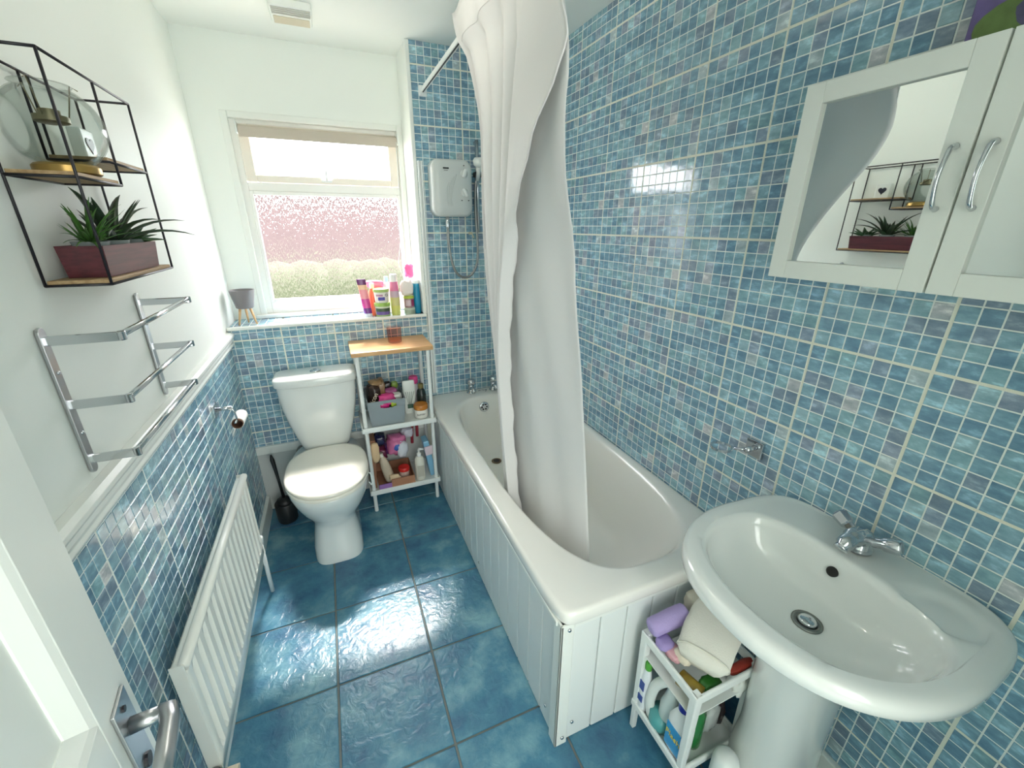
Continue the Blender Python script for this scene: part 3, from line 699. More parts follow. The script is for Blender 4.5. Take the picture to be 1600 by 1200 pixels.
# ------------------------------------------------------------------ three-rail towel rack
rk = thing('towel_rack', 'three-tier chrome towel rack on the white wall above the dado', 'towel rack', (0, -1.15, 1.2))
for y in (-1.375, -.92):
    ring = []
    for k in range(9):
        a = PI * k / 8; ring.append((y + .011 * math.cos(a), 1.345 + .011 * math.sin(a)))
    for k in range(9):
        a = PI + PI * k / 8; ring.append((y + .011 * math.cos(a), 1.068 + .011 * math.sin(a)))
    b_ = MB().loft([[Vector((-.001, p, q)) for p, q in ring], [Vector((.005, p, q)) for p, q in ring]]).build('wall_bar', STEEL, rk, bevel=.001)
    for z in (1.27, 1.145): MB().tube([(.004, y, z), (.008, y, z)], [.0045, .003], 10).build('screw', CHROME, b_, True)
    for z, L_ in ((1.333, .117), (1.206, .097), (1.088, .08)):
        MB().box((.003, y - .004, z - .011), (L_, y + .004, z + .007)).tube([(L_ - .001, y, z - .010), (L_ - .001, y, z + .008)], .007, 14).build('arm', CHROME, rk, bevel=.002)
for z, L_ in ((1.333, .117), (1.206, .097), (1.088, .08)):
    MB().tube([(L_ - .003, -1.375, z), (L_ - .003, -.92, z)], .006, 12).build('rail', CHROME, rk, True)

# ------------------------------------------------------------------ wire wall shelf
wsf = thing('wire_wall_shelf', 'black wire box wall shelf with wooden boards on the white wall', 'shelf', (.05, -1.12, 1.42))
fx = .104; ya, yb, ym = -1.315, -.935, -1.120; za, zb = 1.422, 1.805; zm1, zm2 = 1.612, 1.655
def wire(p, q): MB().tube([p, q], .0026, 8).build('wire', BLACKW, wsf, True)
for x in (.006, fx):
    for z in (za, zb): wire((x, ya, z), (x, yb, z))
    for y in (ya, yb): wire((x, y, za), (x, y, zb))
    wire((x, ya, zm1), (x, ym, zm1)); wire((x, ym - .03, zm2), (x, yb, zm2)); wire((x, ym, zm1), (x, ym, zb)) ; wire((x, ym - .03, zm2), (x, ym - .03, zb)) if x < .05 else None
for y, z in ((ya, za), (yb, za), (ya, zb), (yb, zb), (ya, zm1), (ym, zm1), (ym - .03, zm2), (yb, zm2)): wire((.006, y, z), (fx, y, z))
for y0, y1, z in ((ya, yb, za), (ya, ym, zm1), (ym - .03, yb, zm2)):
    MB().box((.008, y0 + .003, z + .001), (fx - .003, y1 - .003, z + .009)).build('board', SHELFW, wsf, bevel=.001)

# glass bowl lantern
bw = thing('glass_bowl_lantern', 'round smoky glass candle lantern with hanging tealight cup on the wire shelf', 'lantern', (.055, -1.21, zm1 + .01))
bc = (.056, -1.212, zm1 + .010)
MB().lathe(bc, [(.046, 0), (.050, .003), (.050, .014), (.046, .018), (.034, .018)], 32).build('base_ring', BRASS, bw, True, auto=40)
gp = []
for k in range(15):
    a = math.radians(-62 + 122 * k / 14); gp.append((.074 * math.cos(a), .018 + .064 + .072 * math.sin(a)))
gp += [(.037, .148), (.042, .152)]
gl = MB().lathe(bc, [(.004, .020)] + [(r if i else .036, h) for i, (r, h) in enumerate(gp)], 40, cap1=False).build('glass_bowl', CLEAR, bw, True)
md = gl.modifiers.new('s', 'SOLIDIFY'); md.thickness = .002
cup = MB().lathe((bc[0], bc[1], bc[2] + .088), [(.022, 0), (.026, .002), (.026, .012), (.016, .013), (.016, .022), (.012, .023)], 24).build('tealight_cup', mat('antique_metal', (132, 124, 100), .4, .7), bw, True, auto=40)
hg = MB()
for k in range(3):
    a = 2 * PI * k / 3 + .5
    e = Vector((bc[0], bc[1], bc[2])) + Vector((.040 * math.cos(a), .040 * math.sin(a), .155))
    hg.tube([Vector((bc[0] + .024 * math.cos(a), bc[1] + .024 * math.sin(a), bc[2] + .094)), e, e + Vector((.01 * math.cos(a), .01 * math.sin(a), -.006))], .0011, 6)
hg.build('hanger', mat('antique_metal', (0, 0, 0)), bw, True)
# framed print / small white card with dark heart
fb = thing('white_heart_box', 'small white box with a dark rounded heart on the upper board of the wire shelf', 'ornament', (.05, -1.01, zm2 + .01))
MB().box((.018, -1.065, zm2 + .0095), (.042, -1.005, zm2 + .075)).build('box', PVC, fb, bevel=.003)
hr = []
for k in range(28):
    t = 2 * PI * k / 28; hr.append((-1.035 + .0011 * 16 * math.sin(t) ** 3, zm2 + .044 + .0011 * (13 * math.cos(t) - 5 * math.cos(2 * t) - 2 * math.cos(3 * t) - math.cos(4 * t))))
MB().loft([[Vector((.042, p, q)) for p, q in hr], [Vector((.0435, p, q)) for p, q in hr]]).build('heart', mat('navy_ink', (28, 26, 44), .4), fb)
# planter with three succulents
pt = thing('wooden_planter', 'burgundy wooden trough planter on the bottom board of the wire shelf', 'planter', (.055, -1.12, za + .01))
px0, px1, py0, py1, pz0, pz1 = .020, .094, -1.275, -.975, za + .010, za + .070
fr_ = MB()
fr_.loft([[Vector(p) for p in ((px0 + .004, py0 + .006, pz0), (px1 - .004, py0 + .006, pz0), (px1 - .004, py1 - .006, pz0), (px0 + .004, py1 - .006, pz0))],
          [Vector(p) for p in ((px0, py0, pz1), (px1, py0, pz1), (px1, py1, pz1), (px0, py1, pz1))],
          [Vector(p) for p in ((px0 + .005, py0 + .005, pz1), (px1 - .005, py0 + .005, pz1), (px1 - .005, py1 - .005, pz1), (px0 + .005, py1 - .005, pz1))],
          [Vector(p) for p in ((px0 + .005, py0 + .005, pz1 - .015), (px1 - .005, py0 + .005, pz1 - .015), (px1 - .005, py1 - .005, pz1 - .015), (px0 + .005, py1 - .005, pz1 - .015))]])
fr_.build('trough', PLANTER, pt)
def leaf(mb, base, az, el, length, wid, curl, thick=.25, segs=7):
    d = Vector((math.cos(az), math.sin(az), 0)); side = Vector((-math.sin(az), math.cos(az), 0)); p = Vector(base); e = el; rings = []
    for i in range(segs + 1):
        t = i / segs; wv = wid * (1 - t) ** .8 * (.75 + .5 * min(1, t * 3)) * .8 + .0004
        up = Vector((0, 0, 1)) * math.cos(e) - d * math.sin(e)
        rings.append([p + side * wv, p + up * wv * thick * .4, p - side * wv, p - up * wv * thick])
        p = p + (d * math.cos(e) + Vector((0, 0, 1)) * math.sin(e)) * length / segs; e -= curl / segs
    mb.loft(rings)
def clampx(az): return az
def plant(name, label, cy, leafs, m, jar=True):
    t = thing(name, label, 'plant', (.057, cy, pz1), None)
    MB().lathe((.057, cy, pz1 - .014), [(.026, 0), (.030, .018), (.031, .021), (.027, .021), (.026, .012), (.003, .012)], 24).build('pot', mat('grey_glass_pot', (150, 160, 158), .2), t, True, auto=40)
    for (az, el, ln, wd, cu, th) in leafs:
        if math.cos(az) < -.55: ln *= .5; el = max(el, .95); cu *= .3
        elif math.cos(az) < 0: az = math.copysign(PI / 2, math.sin(az))
        b_ = MB(); leaf(b_, (.057 + .008 * math.cos(az), cy + .008 * math.sin(az), pz1 + .002), az, el, ln, wd, cu, th)
        b_.build('leaf', m, t, True)
    return t
random.seed(3)
GR1 = mat('leaf_bright_green', (66, 112, 44), .45, noise=(.3, 60)); GR2 = mat('leaf_dark_green', (40, 62, 38), .4, noise=(.3, 60)); GR3 = mat('leaf_mid_green', (46, 82, 44), .4, noise=(.3, 60))
plant('grass_succulent', 'bright green spiky artificial succulent nearest the door end of the burgundy planter', -1.222,
      [(random.uniform(0, 2 * PI), random.uniform(.25, 1.35), random.uniform(.07, .105), .0050, random.uniform(.2, .9), .3) for _ in range(60)], GR1)
plant('aloe_plant', 'tall dark aloe with long toothed arching leaves in the middle of the planter', -1.118,
      [(random.uniform(0, 2 * PI) if i > 9 else i * 2 * PI / 10, .50 + .22 * (i % 4) if i < 12 else 1.15, .160 if i < 12 else .11, .0150, .95 if i < 12 else .4, .5) for i in range(18)], GR2)
plant('rosette_succulent', 'low dark rosette succulent with fat leaves at the window end of the planter', -1.025,
      [(i * 2.4, .25 + .06 * i, .068 - .001 * i, .014, .5, .7) for i in range(16)], GR3)

# ------------------------------------------------------------------ toilet roll holder
tp = thing('toilet_roll_holder', 'chrome toilet roll holder with square plate above the radiator', 'toilet roll holder', (0, -.53, .84))
MB().box((-.001, -.552, .815), (.010, -.500, .867)).build('plate', CHROME, tp, bevel=.002)
MB().tube([(.010, -.526, .843), (.062, -.526, .843)], .008, 14).tube([(.060, -.526, .846), (.066, -.522, .82), (.068, -.515, .79), (.066, -.515, .782)], .004, 10).tube([(.066, -.545, .782), (.066, -.405, .782)], .0045, 10).build('arm', CHROME, tp, True)
rt = thing('toilet_roll', 'nearly finished toilet roll hanging on the chrome holder', 'toilet roll', (.066, -.47, .775))
ro = MB(); rings = []
for r, yv in ((.021, -.52), (.021, -.42), (.019, -.42), (.019, -.52), (.021, -.52)):
    rings.append([Vector((.066 + r * math.cos(2 * PI * k / 28), yv, .7665 + r * math.sin(2 * PI * k / 28))) for k in range(28)])
ro.loft(rings, False, False).build('core', mat('brown_card', (120, 84, 66), .8), rt, True, auto=40)
rings = []
for r, yv in ((.0235, -.512), (.0235, -.42), (.0212, -.42), (.0212, -.512), (.0235, -.512)):
    rings.append([Vector((.066 + r * math.cos(2 * PI * k / 28), yv, .7665 + r * math.sin(2 * PI * k / 28))) for k in range(28)])
MB().loft(rings, False, False).build('paper', cloth((238, 238, 236)), rt, True, auto=40)
sheet = [[Vector((.066 - .0238 + .006 * math.sin(k), y, .766 - .014 * k)) for y in (-.512, -.47, -.42)] for k in range(5)]
so = MB().loft(sheet, False, False, False).build('loose_sheet', cloth((238, 238, 236)), rt, True); so.modifiers.new('s', 'SOLIDIFY').thickness = .0006

# ------------------------------------------------------------------ bamboo-topped shelf unit beside the toilet
su = thing('shelf_unit', 'white three-tier shelf unit with bamboo top between toilet and bath', 'shelf unit', (.75, -.14, 0))
ux0, ux1, uy0, uy1 = .556, .930, -.262, -.012
MB().box((.540, -.270, .922), (.948, -.004, .945)).build('top_board', BAMBOO, su, bevel=.003)
for z in (.500, .112):
    MB().box((ux0 - .012, uy0 - .008, z), (ux1 + .012, uy1 + .006, z + .022)).build('shelf_board', PVC, su, bevel=.004)
    fr2 = MB(); x0, x1, y0, y1 = ux0 - .012, ux1 + .012, uy0 - .008, uy1 + .006
    fr2.box((x0, y0, z + .02), (x1, y0 + .008, z + .030)).box((x0, y1 - .008, z + .02), (x1, y1, z + .030)).box((x0, y0, z + .02), (x0 + .008, y1, z + .030)).box((x1 - .008, y0, z + .02), (x1, y1, z + .030))
    fr2.build('shelf_lip', PVC, su, bevel=.002)
for x in (ux0 + .010, ux1 - .010):
    for y in (uy0 + .012, uy1 - .014):
        MB().tube([(x, y, 0), (x, y, .922)], .0105, 14).build('leg', PVC, su, True, auto=50)

def bottle(name, label, cat, c, prof, m, cap=None, capm=None, group=None, n=24, extra=None):
    t = thing(name, label, cat, c, group)
    MB().lathe(c, prof, n).build('body', m, t, True, auto=50)
    if cap: MB().lathe(c, cap, n).build('cap', capm, t, True, auto=50)
    return t
def crumple(name, c, sz, m, parent=None, seed=0, amp=.18, rot=0, sub=3):
    bm = bmesh.new(); bmesh.ops.create_icosphere(bm, subdivisions=sub, radius=1)
    for v in bm.verts:
        q = v.co.copy(); q = Vector([math.copysign(abs(a) ** .62, a) for a in q])
        nn = noise.noise(q * 2.2 + Vector((seed * 7.1, 3, 1))) + .5 * noise.noise(q * 5 + Vector((seed, 0, 9)))
        v.co = q * (1 + amp * nn)
        v.co = Matrix.Rotation(rot, 3, 'Z') @ Vector((v.co.x * sz[0], v.co.y * sz[1], v.co.z * sz[2]))
        v.co += Vector(c)
    me = bpy.data.meshes.new(name); bm.to_mesh(me); bm.free()
    for p in me.polygons: p.use_smooth = (sub > 2)
    me.materials.append(m); o = bpy.data.objects.new(name, me); C.objects.link(o)
    if parent: attach(o, parent)
    return o
def film(rgb): return mat('film_%d_%d_%d' % rgb, rgb, .25, bump=(.5, 40), bdist=.004)

# tumbler on top
tm = MB(); n_t = 48; cc = Vector((.774, -.125, .9455))
def trg(r, h, rib): return [cc + Vector(((r + rib * (1 if k % 2 else -1)) * math.cos(2 * PI * k / n_t), (r + rib * (1 if k % 2 else -1)) * math.sin(2 * PI * k / n_t), h)) for k in range(n_t)]
tm.loft([trg(.031, 0, 0), trg(.034, .004, .0012), trg(.036, .06, .0012), trg(.0375, .078, .0008), trg(.0378, .082, 0), trg(.034, .082, 0), trg(.032, .010, 0)], True, True)
tum = tag(tm.build('glass_tumbler', PINKGL, None, True, auto=70), 'pink ribbed glass candle tumbler standing on the bamboo top', 'tumbler')
# middle shelf
zs = .5225
bk = thing('storage_basket', 'grey plastic storage basket on the middle shelf of the white unit', 'basket', (.68, -.14, zs))
def brr(x0, x1, y0, y1, z): return [Vector(p) for p in ((x0, y0, z), (x1, y0, z), (x1, y1, z), (x0, y1, z))]
zt = .668
bko = MB(); B0 = (.600, .768, -.245, -.05); B1 = (.588, .782, -.258, -.035); tk = .003
# front wall with a slot, built as strips around the slot
def bwall(pa, pb, pc, pd, m, nm):   # quad panel bottom a,b top c,d
    o = MB().add([pa, pb, pc, pd], [(0, 1, 2, 3)]).build(nm, m, bk); o.modifiers.new('s', 'SOLIDIFY').thickness = tk; return o
def fp(u, v):   # front face point
    a = Vector((B0[0], B0[2], zs + .001)).lerp(Vector((B0[1], B0[2], zs + .001)), u); c_ = Vector((B1[0], B1[2], zt)).lerp(Vector((B1[1], B1[2], zt)), u); return a.lerp(c_, v)
fw = MB(); us = [0, .32, .40, .68, .76, 1]; vs_ = [0, .70, .74, .86, .90, 1]
for i in range(5):
    for j in range(5):
        if 1 <= i <= 3 and 1 <= j <= 3 and not (i in (1, 3) and j in (1, 3)): continue
        fw.add([fp(us[i], vs_[j]), fp(us[i + 1], vs_[j]), fp(us[i + 1], vs_[j + 1]), fp(us[i], vs_[j + 1])], [(0, 1, 2, 3)])
x = fw.build('front', GREY, bk); x.modifiers.new('s', 'SOLIDIFY').thickness = tk
bo, tp_ = brr(*B0, zs + .001), brr(*B1, zt)
for i in (1, 2, 3): bwall(bo[i], bo[(i + 1) % 4], tp_[(i + 1) % 4], tp_[i], GREY, 'side')
MB().box((B0[0], B0[2], zs + .0005), (B0[1], B0[3], zs + .004)).build('bottom', GREY, bk)
MB().tube([*tp_, tp_[0]], .0028, 8).build('rim', GREY, bk, True)
ics = thing('chocolate_packet', 'dark brown and gold packet propped in the grey basket', 'packet', (.625, -.17, .64))
crumple('packet_body', (.630, -.165, .675), (.030, .045, .065), film((50, 36, 30)), ics, 1, .16, .3)
crumple('packet_flap', (.645, -.155, .735), (.030, .03, .022), film((150, 120, 84)), ics, 2, .3, .3)
text('icon', .034, cm((226, 214, 190)), ics, (.628, -.2145, .675), (math.radians(80), math.radians(-62), 0))
tag(crumple('gold_packet', (.672, -.14, .695), (.022, .04, .06), film((136, 104, 70)), None, 3, .3), 'crumpled gold packet with black edge in the grey basket behind the brown packet', 'packet')
tag(crumple('black_pouch', (.708, -.12, .705), (.022, .02, .02), film((30, 28, 30)), None, 3, .3), 'small black pouch at the top of the grey basket', 'pouch')
tag(crumple('pink_packet', (.690, -.20, .655), (.045, .035, .030), film((214, 70, 138)), None, 5, .25, .3), 'shiny pink foil packet at the front of the grey basket', 'packet')
tag(crumple('mauve_packet', (.715, -.13, .668), (.038, .04, .026), film((166, 92, 138)), None, 15, .25, .3), 'mauve packet in the grey basket beneath the black pouch', 'packet')
tag(crumple('green_ball', (.748, -.10, .695), (.020, .02, .020), film((120, 146, 60)), None, 6, .05), 'round green bath ball sticking out of the grey basket', 'bath ball')
tag(crumple('white_wipes', (.745, -.185, .662), (.030, .03, .014), film((226, 226, 222)), None, 7, .3), 'crumpled white wipe packet at the front corner of the grey basket', 'packet')
tag(crumple('lime_sachet', (.728, -.215, .630), (.022, .02, .02), film((170, 196, 60)), None, 8, .15), 'lime green sachet showing through the slot of the grey basket', 'sachet')
tag(crumple('magenta_sachet', (.672, -.218, .628), (.028, .02, .02), film((206, 40, 124)), None, 9, .15), 'magenta sachet showing through the slot of the grey basket', 'sachet')
wt_ = thing('white_lotion_bottle', 'white squeeze bottle with dark plant drawing on the middle shelf', 'bottle', (.822, -.13, zs))
MB().loft([rrect(.822, -.13, .030, .016, zs + .0005, 3, 28), rrect(.822, -.13, .033, .018, zs + .02, 3, 28), rrect(.822, -.13, .035, .016, zs + .15, 3, 28), rrect(.822, -.13, .034, .010, zs + .185, 3, 28), rrect(.822, -.13, .032, .006, zs + .197, 3, 28)]).build('body', cm((222, 226, 220), .35), wt_, True, auto=50)
lp = MB()
for k in range(5): lp.tube([(.812 + .004 * k, -.1485, zs + .06), (.806 + .008 * k, -.1485, zs + .10 + .006 * (k % 3)), (.800 + .012 * k, -.1475, zs + .135)], .0012, 6)
lp.box((.806, -.1490, zs + .035), (.838, -.146, zs + .060)); lp.build('print', cm((60, 92, 74)), wt_)
bottle('pink_topped_bottle', 'pale bottle with a bright pink cap behind the white squeeze bottle', 'bottle', (.862, -.065, zs), [(.022, .001), (.024, .01), (.024, .14), (.012, .155)], cm((216, 206, 210)), [(.024, .155), (.026, .165), (.026, .19), (.022, .196)], cm((222, 70, 140)))
bottle('dark_oil_bottle', 'black bottle with an olive cap on the middle shelf near the post', 'bottle', (.890, -.135, zs), [(.024, .001), (.027, .008), (.027, .10), (.022, .13), (.012, .145)], cm((28, 36, 34), .25), [(.0145, .145), (.0145, .17), (.012, .172)], cm((116, 104, 58)))
cj = bottle('cream_jar', 'white cream jar with an amber lid at the front of the middle shelf', 'jar', (.868, -.212, zs + .001), [(.033, .001), (.038, .008), (.038, .045), (.034, .052)], cm((232, 230, 222), .3), [(.038, .052), (.039, .055), (.039, .076), (.036, .080)], cm((184, 116, 44), .25))
text('butter', .018, cm((70, 66, 60)), cj, (.862, -.2515, zs + .032), (math.radians(90), 0, 0))
# bottom shelf
zq = .1345
tag(MB().box((.566, -.235, zq), (.596, -.05, zq + .30), Matrix.Rotation(math.radians(4), 3, 'Y')).build('brown_paper_bag', mat('kraft', (150, 104, 78), .8, noise=(.2, 8)), None, bevel=.006), 'tall reddish brown carton against the toilet-side post on the bottom shelf', 'carton')
tag(crumple('beige_pouch', (.598, -.236, .365), (.022, .012, .06), cloth((216, 186, 148)), None, 31, .15), 'folded beige cloth strip hanging over the brown carton', 'cloth')
tag(crumple('blue_bag', (.632, -.14, .395), (.03, .04, .03), film((38, 40, 76)), None, 32, .3), 'dark blue crumpled bag at the back of the bottom shelf', 'bag')
tag(crumple('maroon_bag', (.630, -.16, .32), (.03, .04, .035), film((110, 40, 70)), None, 33, .3), 'maroon crumpled bag beneath the dark blue bag', 'bag')
bb_ = MB(); 
def tilt_bottle(name, label, cat, base, axis, prof, m, cap, capm):
    t = thing(name, label, cat, base); q = Vector((0, 0, 1)).rotation_difference(Vector(axis).normalized())
    for nm, pf, mm in (('body', prof, m), ('cap', cap, capm)):
        if not pf: continue
        mb = MB().lathe((0, 0, 0), pf, 22); mb.v = [tuple(q @ Vector(v) + Vector(base)) for v in mb.v]; mb.build(nm, mm, t, True, auto=50)
    return t
tilt_bottle('beige_lotion_bottle', 'beige translucent lotion bottle leaning beside the brown carton', 'bottle', (.665, -.215, zq + .022), (-.22, 0, 1), [(.020, .001), (.028, .01), (.027, .10), (.020, .15), (.010, .17)], cm((196, 180, 158), .3), [(.012, .17), (.012, .19)], cm((220, 214, 200)))
pd1 = thing('pad_packet', 'pink and blue flowered packet lying open in the middle of the bottom shelf', 'packet', (.73, -.15, .33))
crumple('wrap', (.722, -.14, .345), (.052, .05, .06), film((214, 120, 164)), pd1, 10, .3)
crumple('print', (.722, -.178, .350), (.022, .018, .025), film((60, 96, 176)), pd1, 11, .3)
crumple('white_side', (.748, -.17, .325), (.030, .03, .05), film((224, 224, 232)), pd1, 12, .25, .4)
tag(crumple('purple_packet', (.685, -.10, .31), (.035, .04, .03), film((112, 60, 126)), None, 40, .3), 'purple crumpled packet behind the beige lotion bottle', 'packet')
tag(crumple('white_packet', (.79, -.10, .395), (.035, .04, .03), film((210, 206, 218)), None, 13, .3), 'whitish crumpled packet at the back above the pump bottle', 'packet')
tag(MB().tube(smooth_path([(.822, -.08, .30), (.828, -.08, .40), (.838, -.08, .455), (.856, -.08, .44), (.856, -.08, .34)]), .009, 10).build('looped_strap', cm((150, 44, 60)), None, True), 'dark red looped strap at the back of the bottom shelf', 'strap')
bottle('red_lid_jar', 'clear jar with a red lid in the cardboard tray', 'jar', (.745, -.205, zq + .018), [(.028, .001), (.030, .006), (.030, .045), (.028, .05)], cm((196, 170, 160), .25), [(.031, .05), (.032, .052), (.032, .068), (.029, .072)], cm((206, 44, 40), .35))
bx_ = thing('cardboard_tray', 'low open cardboard tray with a lilac end on the bottom shelf', 'tray', (.70, -.2, zq))
MB().box((.595, -.262, zq + .001), (.795, -.05, zq + .004)).box((.665, -.264, zq + .001), (.795, -.260, zq + .055)).box((.595, -.055, zq + .001), (.795, -.05, zq + .055)).box((.792, -.262, zq + .001), (.795, -.05, zq + .055)).build('tray', mat('card_brown', (168, 120, 92), .8), bx_)
MB().box((.595, -.264, zq + .001), (.665, -.260, zq + .035)).build('printed_end', cm((150, 108, 170)), bx_)
tag(crumple('paper_scrap', (.685, -.248, zq + .06), (.028, .010, .016), cloth((206, 182, 150)), None, 14, .35), 'torn beige paper flap over the cardboard tray front', 'paper')
pb = bottle('pump_bottle', 'white pump soap bottle standing at the front of the bottom shelf', 'bottle', (.834, -.225, zq), [(.026, .001), (.029, .008), (.029, .125), (.022, .142), (.011, .150)], cm((222, 220, 208), .3), [(.012, .15), (.012, .168), (.005, .17), (.005, .19)], cm((238, 238, 236)))
MB().tube([(.834, -.225, zq + .19), (.834, -.228, zq + .196), (.862, -.235, zq + .194)], [.008, .008, .004], 10).build('nozzle', PVC, pb, True)
MB().box((.815, -.2555, zq + .03), (.853, -.2540, zq + .10)).build('label_panel', cm((190, 186, 172)), pb)
lb = thing('blue_packet', 'tall light blue packet with a pink and white card beside the pump bottle', 'packet', (.895, -.2, zq))
MB().box((.878, -.225, zq + .001), (.912, -.14, zq + .235), Matrix.Rotation(math.radians(-8), 3, 'Y')).build('pack', mat('pale_blue_film', (132, 184, 214), .3), lb, bevel=.006)
MB().box((.868, -.238, zq + .15), (.915, -.228, zq + .205), Matrix.Rotation(math.radians(-8), 3, 'Y')).build('card', cm((226, 206, 214)), lb, bevel=.002)

# ------------------------------------------------------------------ things on the window ledge
ZL = 1.058
pp_ = thing('footed_plant_pot', 'grey ceramic pot on three wooden legs on the tiled window ledge', 'plant pot', (.078, .09, ZL))
MB().lathe((.080, .09, ZL), [(.036, .082), (.040, .086), (.055, .165), (.056, .172), (.051, .172), (.046, .15), (.004, .149)], 36).build('pot', mat('grey_glazed_pot', (120, 116, 118), .35, bump=(.3, 30)), pp_, True, auto=40)
for k in range(3):
    a = k * 2 * PI / 3 + PI * 1.2
    MB().tube([(.080 + .024 * math.cos(a), .09 + .024 * math.sin(a), ZL + .088), (.080 + .045 * math.cos(a), .09 + .045 * math.sin(a), ZL)], [.0065, .0045], 12).build('leg', VENEER, pp_, True)
def label_band(t, c, r, z0, z1, rgb, a0=200, a1=340):
    vs = []; k_ = 14
    for i in range(k_ + 1):
        a = math.radians(a0 + (a1 - a0) * i / k_); vs += [Vector((c[0] + r * math.cos(a), c[1] + r * math.sin(a), z)) for z in (z0, z1)]
    MB().add(vs, [(2 * i, 2 * i + 2, 2 * i + 3, 2 * i + 1) for i in range(k_)]).build('printed_label', cm(rgb), t, True)
# purple-topped tube, upside-down tube standing on its cap
tu = thing('hair_removal_tube', 'tall tube with purple top fading to pink at the near end of the row', 'tube', (.668, .05, ZL))
tc_ = [(.0, (236, 232, 238)), (.02, (110, 50, 130)), (.05, (206, 70, 150)), (.10, (236, 150, 160)), (.15, (240, 196, 160)), (.175, (110, 50, 110)), (.205, (100, 44, 104))]
rr_ = lambda z, h: rrect(.668 - .10 * h, .05, .021 - .0 * h + .012 * h, .017 - .06 * h, ZL + h, 2.4, 24)
for (h0, c0), (h1, c1) in zip(tc_, tc_[1:]):
    MB().loft([rr_(0, h0), rr_(0, h1)]).build('tube_section', cm(c0, .3), tu, True, auto=50)
bottle('orange_bottle', 'orange and pink bottle with clear cap behind the purple-topped tube', 'bottle', (.702, .085, ZL), [(.020, 0), (.022, .01), (.022, .13), (.012, .15)], cm((244, 120, 84), .3), [(.013, .15), (.013, .178)], cm((244, 240, 236)))
t1 = thing('green_tub_lower', 'green and white round tub at the bottom of the two stacked tubs', 'tub', (.745, .045, ZL)); 
MB().lathe((.745, .045, ZL), [(.035, .0005), (.037, .004), (.040, .058)], 32).build('body', cm((224, 230, 214), .35), t1, True, auto=50)
MB().lathe((.745, .045, ZL + .058), [(.043, 0), (.043, .016), (.040, .019)], 32).build('lid', cm((150, 186, 90), .35), t1, True, auto=50)
label_band(t1, (.745, .045), .0395, ZL + .012, ZL + .030, (116, 92, 160)); label_band(t1, (.745, .045), .0402, ZL + .030, ZL + .048, (66, 88, 60)); MB().lathe((.745, .045, ZL), [(.0372, .001), (.0380, .010)], 32).build('base_band', cm((150, 186, 90)), t1, True)
t2 = thing('green_tub_upper', 'white tub with green rim on top of the two stacked tubs', 'tub', (.745, .045, ZL + .077))
z2 = ZL + .0775
MB().lathe((.745, .045, z2), [(.034, .0), (.036, .004), (.040, .058)], 32).build('body', cm((244, 240, 236), .35), t2, True, auto=50)
MB().lathe((.745, .045, z2 + .058), [(.043, 0), (.043, .013), (.040, .016)], 32).build('lid', cm((168, 196, 110), .35), t2, True, auto=50)
label_band(t2, (.745, .045), .0388, z2 + .014, z2 + .032, (78, 70, 160), 235, 290); label_band(t2, (.745, .045), .0398, z2 + .036, z2 + .046, (190, 140, 170), 220, 275)
rg = [(.745 + .0405 * math.cos(math.radians(305)) + 0, 0, 0)]
MB().tube([(.768 + .006 * math.cos(k * PI / 6), .0095 + .0, z2 + .042 + .006 * math.sin(k * PI / 6)) for k in range(13)], .0012, 6).build('ring_mark', cm((60, 60, 60)), t2, True)
tag(crumple('pink_scrunchie', (.725, .13, ZL + .165), (.045, .03, .022), film((240, 130, 170)), None, 20, .4), 'pink net puff behind the stacked green tubs', 'bath puff')
tag(MB().lathe((.745, .14, ZL), [(.03, 0), (.03, .15), (.026, .155)], 20).build('hidden_jar', cm((236, 232, 228)), None, True, auto=50), 'white jar standing at the back beneath the pink net puff', 'jar')
g = thing('ombre_bottle', 'tall bottle fading from pink to yellow with a white cap', 'bottle', (.818, .055, ZL))
for h0, h1, r0, r1, cl in ((.0005, .055, .024, .026, (216, 214, 120)), (.055, .10, .026, .026, (212, 206, 140)), (.10, .135, .026, .025, (204, 180, 196)), (.135, .185, .025, .022, (226, 128, 170))):
    MB().lathe((.818, .055, ZL), [(r0, h0), (r1, h1)], 26).build('body_section', cm(cl, .3), g, True, auto=50)
MB().lathe((.818, .055, ZL), [(.022, .185), (.020, .20), (.020, .222), (.017, .225)], 26).build('cap', cm((246, 244, 244)), g, True, auto=50)
bottle('blue_capped_bottle', 'clear bottle with a small pale blue cap behind the stacked tubs', 'bottle', (.790, .15, ZL), [(.02, 0), (.021, .16), (.012, .175)], cm((238, 238, 240)), [(.012, .175), (.012, .205)], cm((150, 206, 220)))
j1 = thing('pale_green_pot', 'small pale grey-green pot under the purple jar', 'pot', (.893, .045, ZL)); MB().lathe((.893, .045, ZL), [(.029, .0005), (.031, .004), (.031, .036), (.029, .040)], 28).build('body', cm((186, 196, 180), .35), j1, True, auto=50)
label_band(j1, (.893, .045), .0315, ZL + .008, ZL + .028, (150, 160, 140))
j2 = thing('purple_jar', 'mauve jar with a lime green lid on the pale pot', 'jar', (.893, .045, ZL + .041)); zj = ZL + .0408
MB().lathe((.893, .045, zj), [(.027, .0), (.028, .004), (.028, .05)], 28).build('body', cm((160, 130, 134), .3), j2, True, auto=50)
MB().lathe((.893, .045, zj), [(.030, .05), (.030, .060), (.027, .063)], 28).build('lid', cm((176, 194, 70), .35), j2, True, auto=50); label_band(j2, (.893, .045), .0284, zj + .010, zj + .042, (196, 178, 186), 220, 280); label_band(j2, (.893, .045), .0284, zj + .008, zj + .045, (140, 30, 84), 290, 340)
tag(crumple('white_puff', (.886, .05, zj + .105), (.034, .030, .042), cloth((240, 230, 224)), None, 21, .2), 'white and peach net bath puff on the lime-lidded jar', 'bath puff')
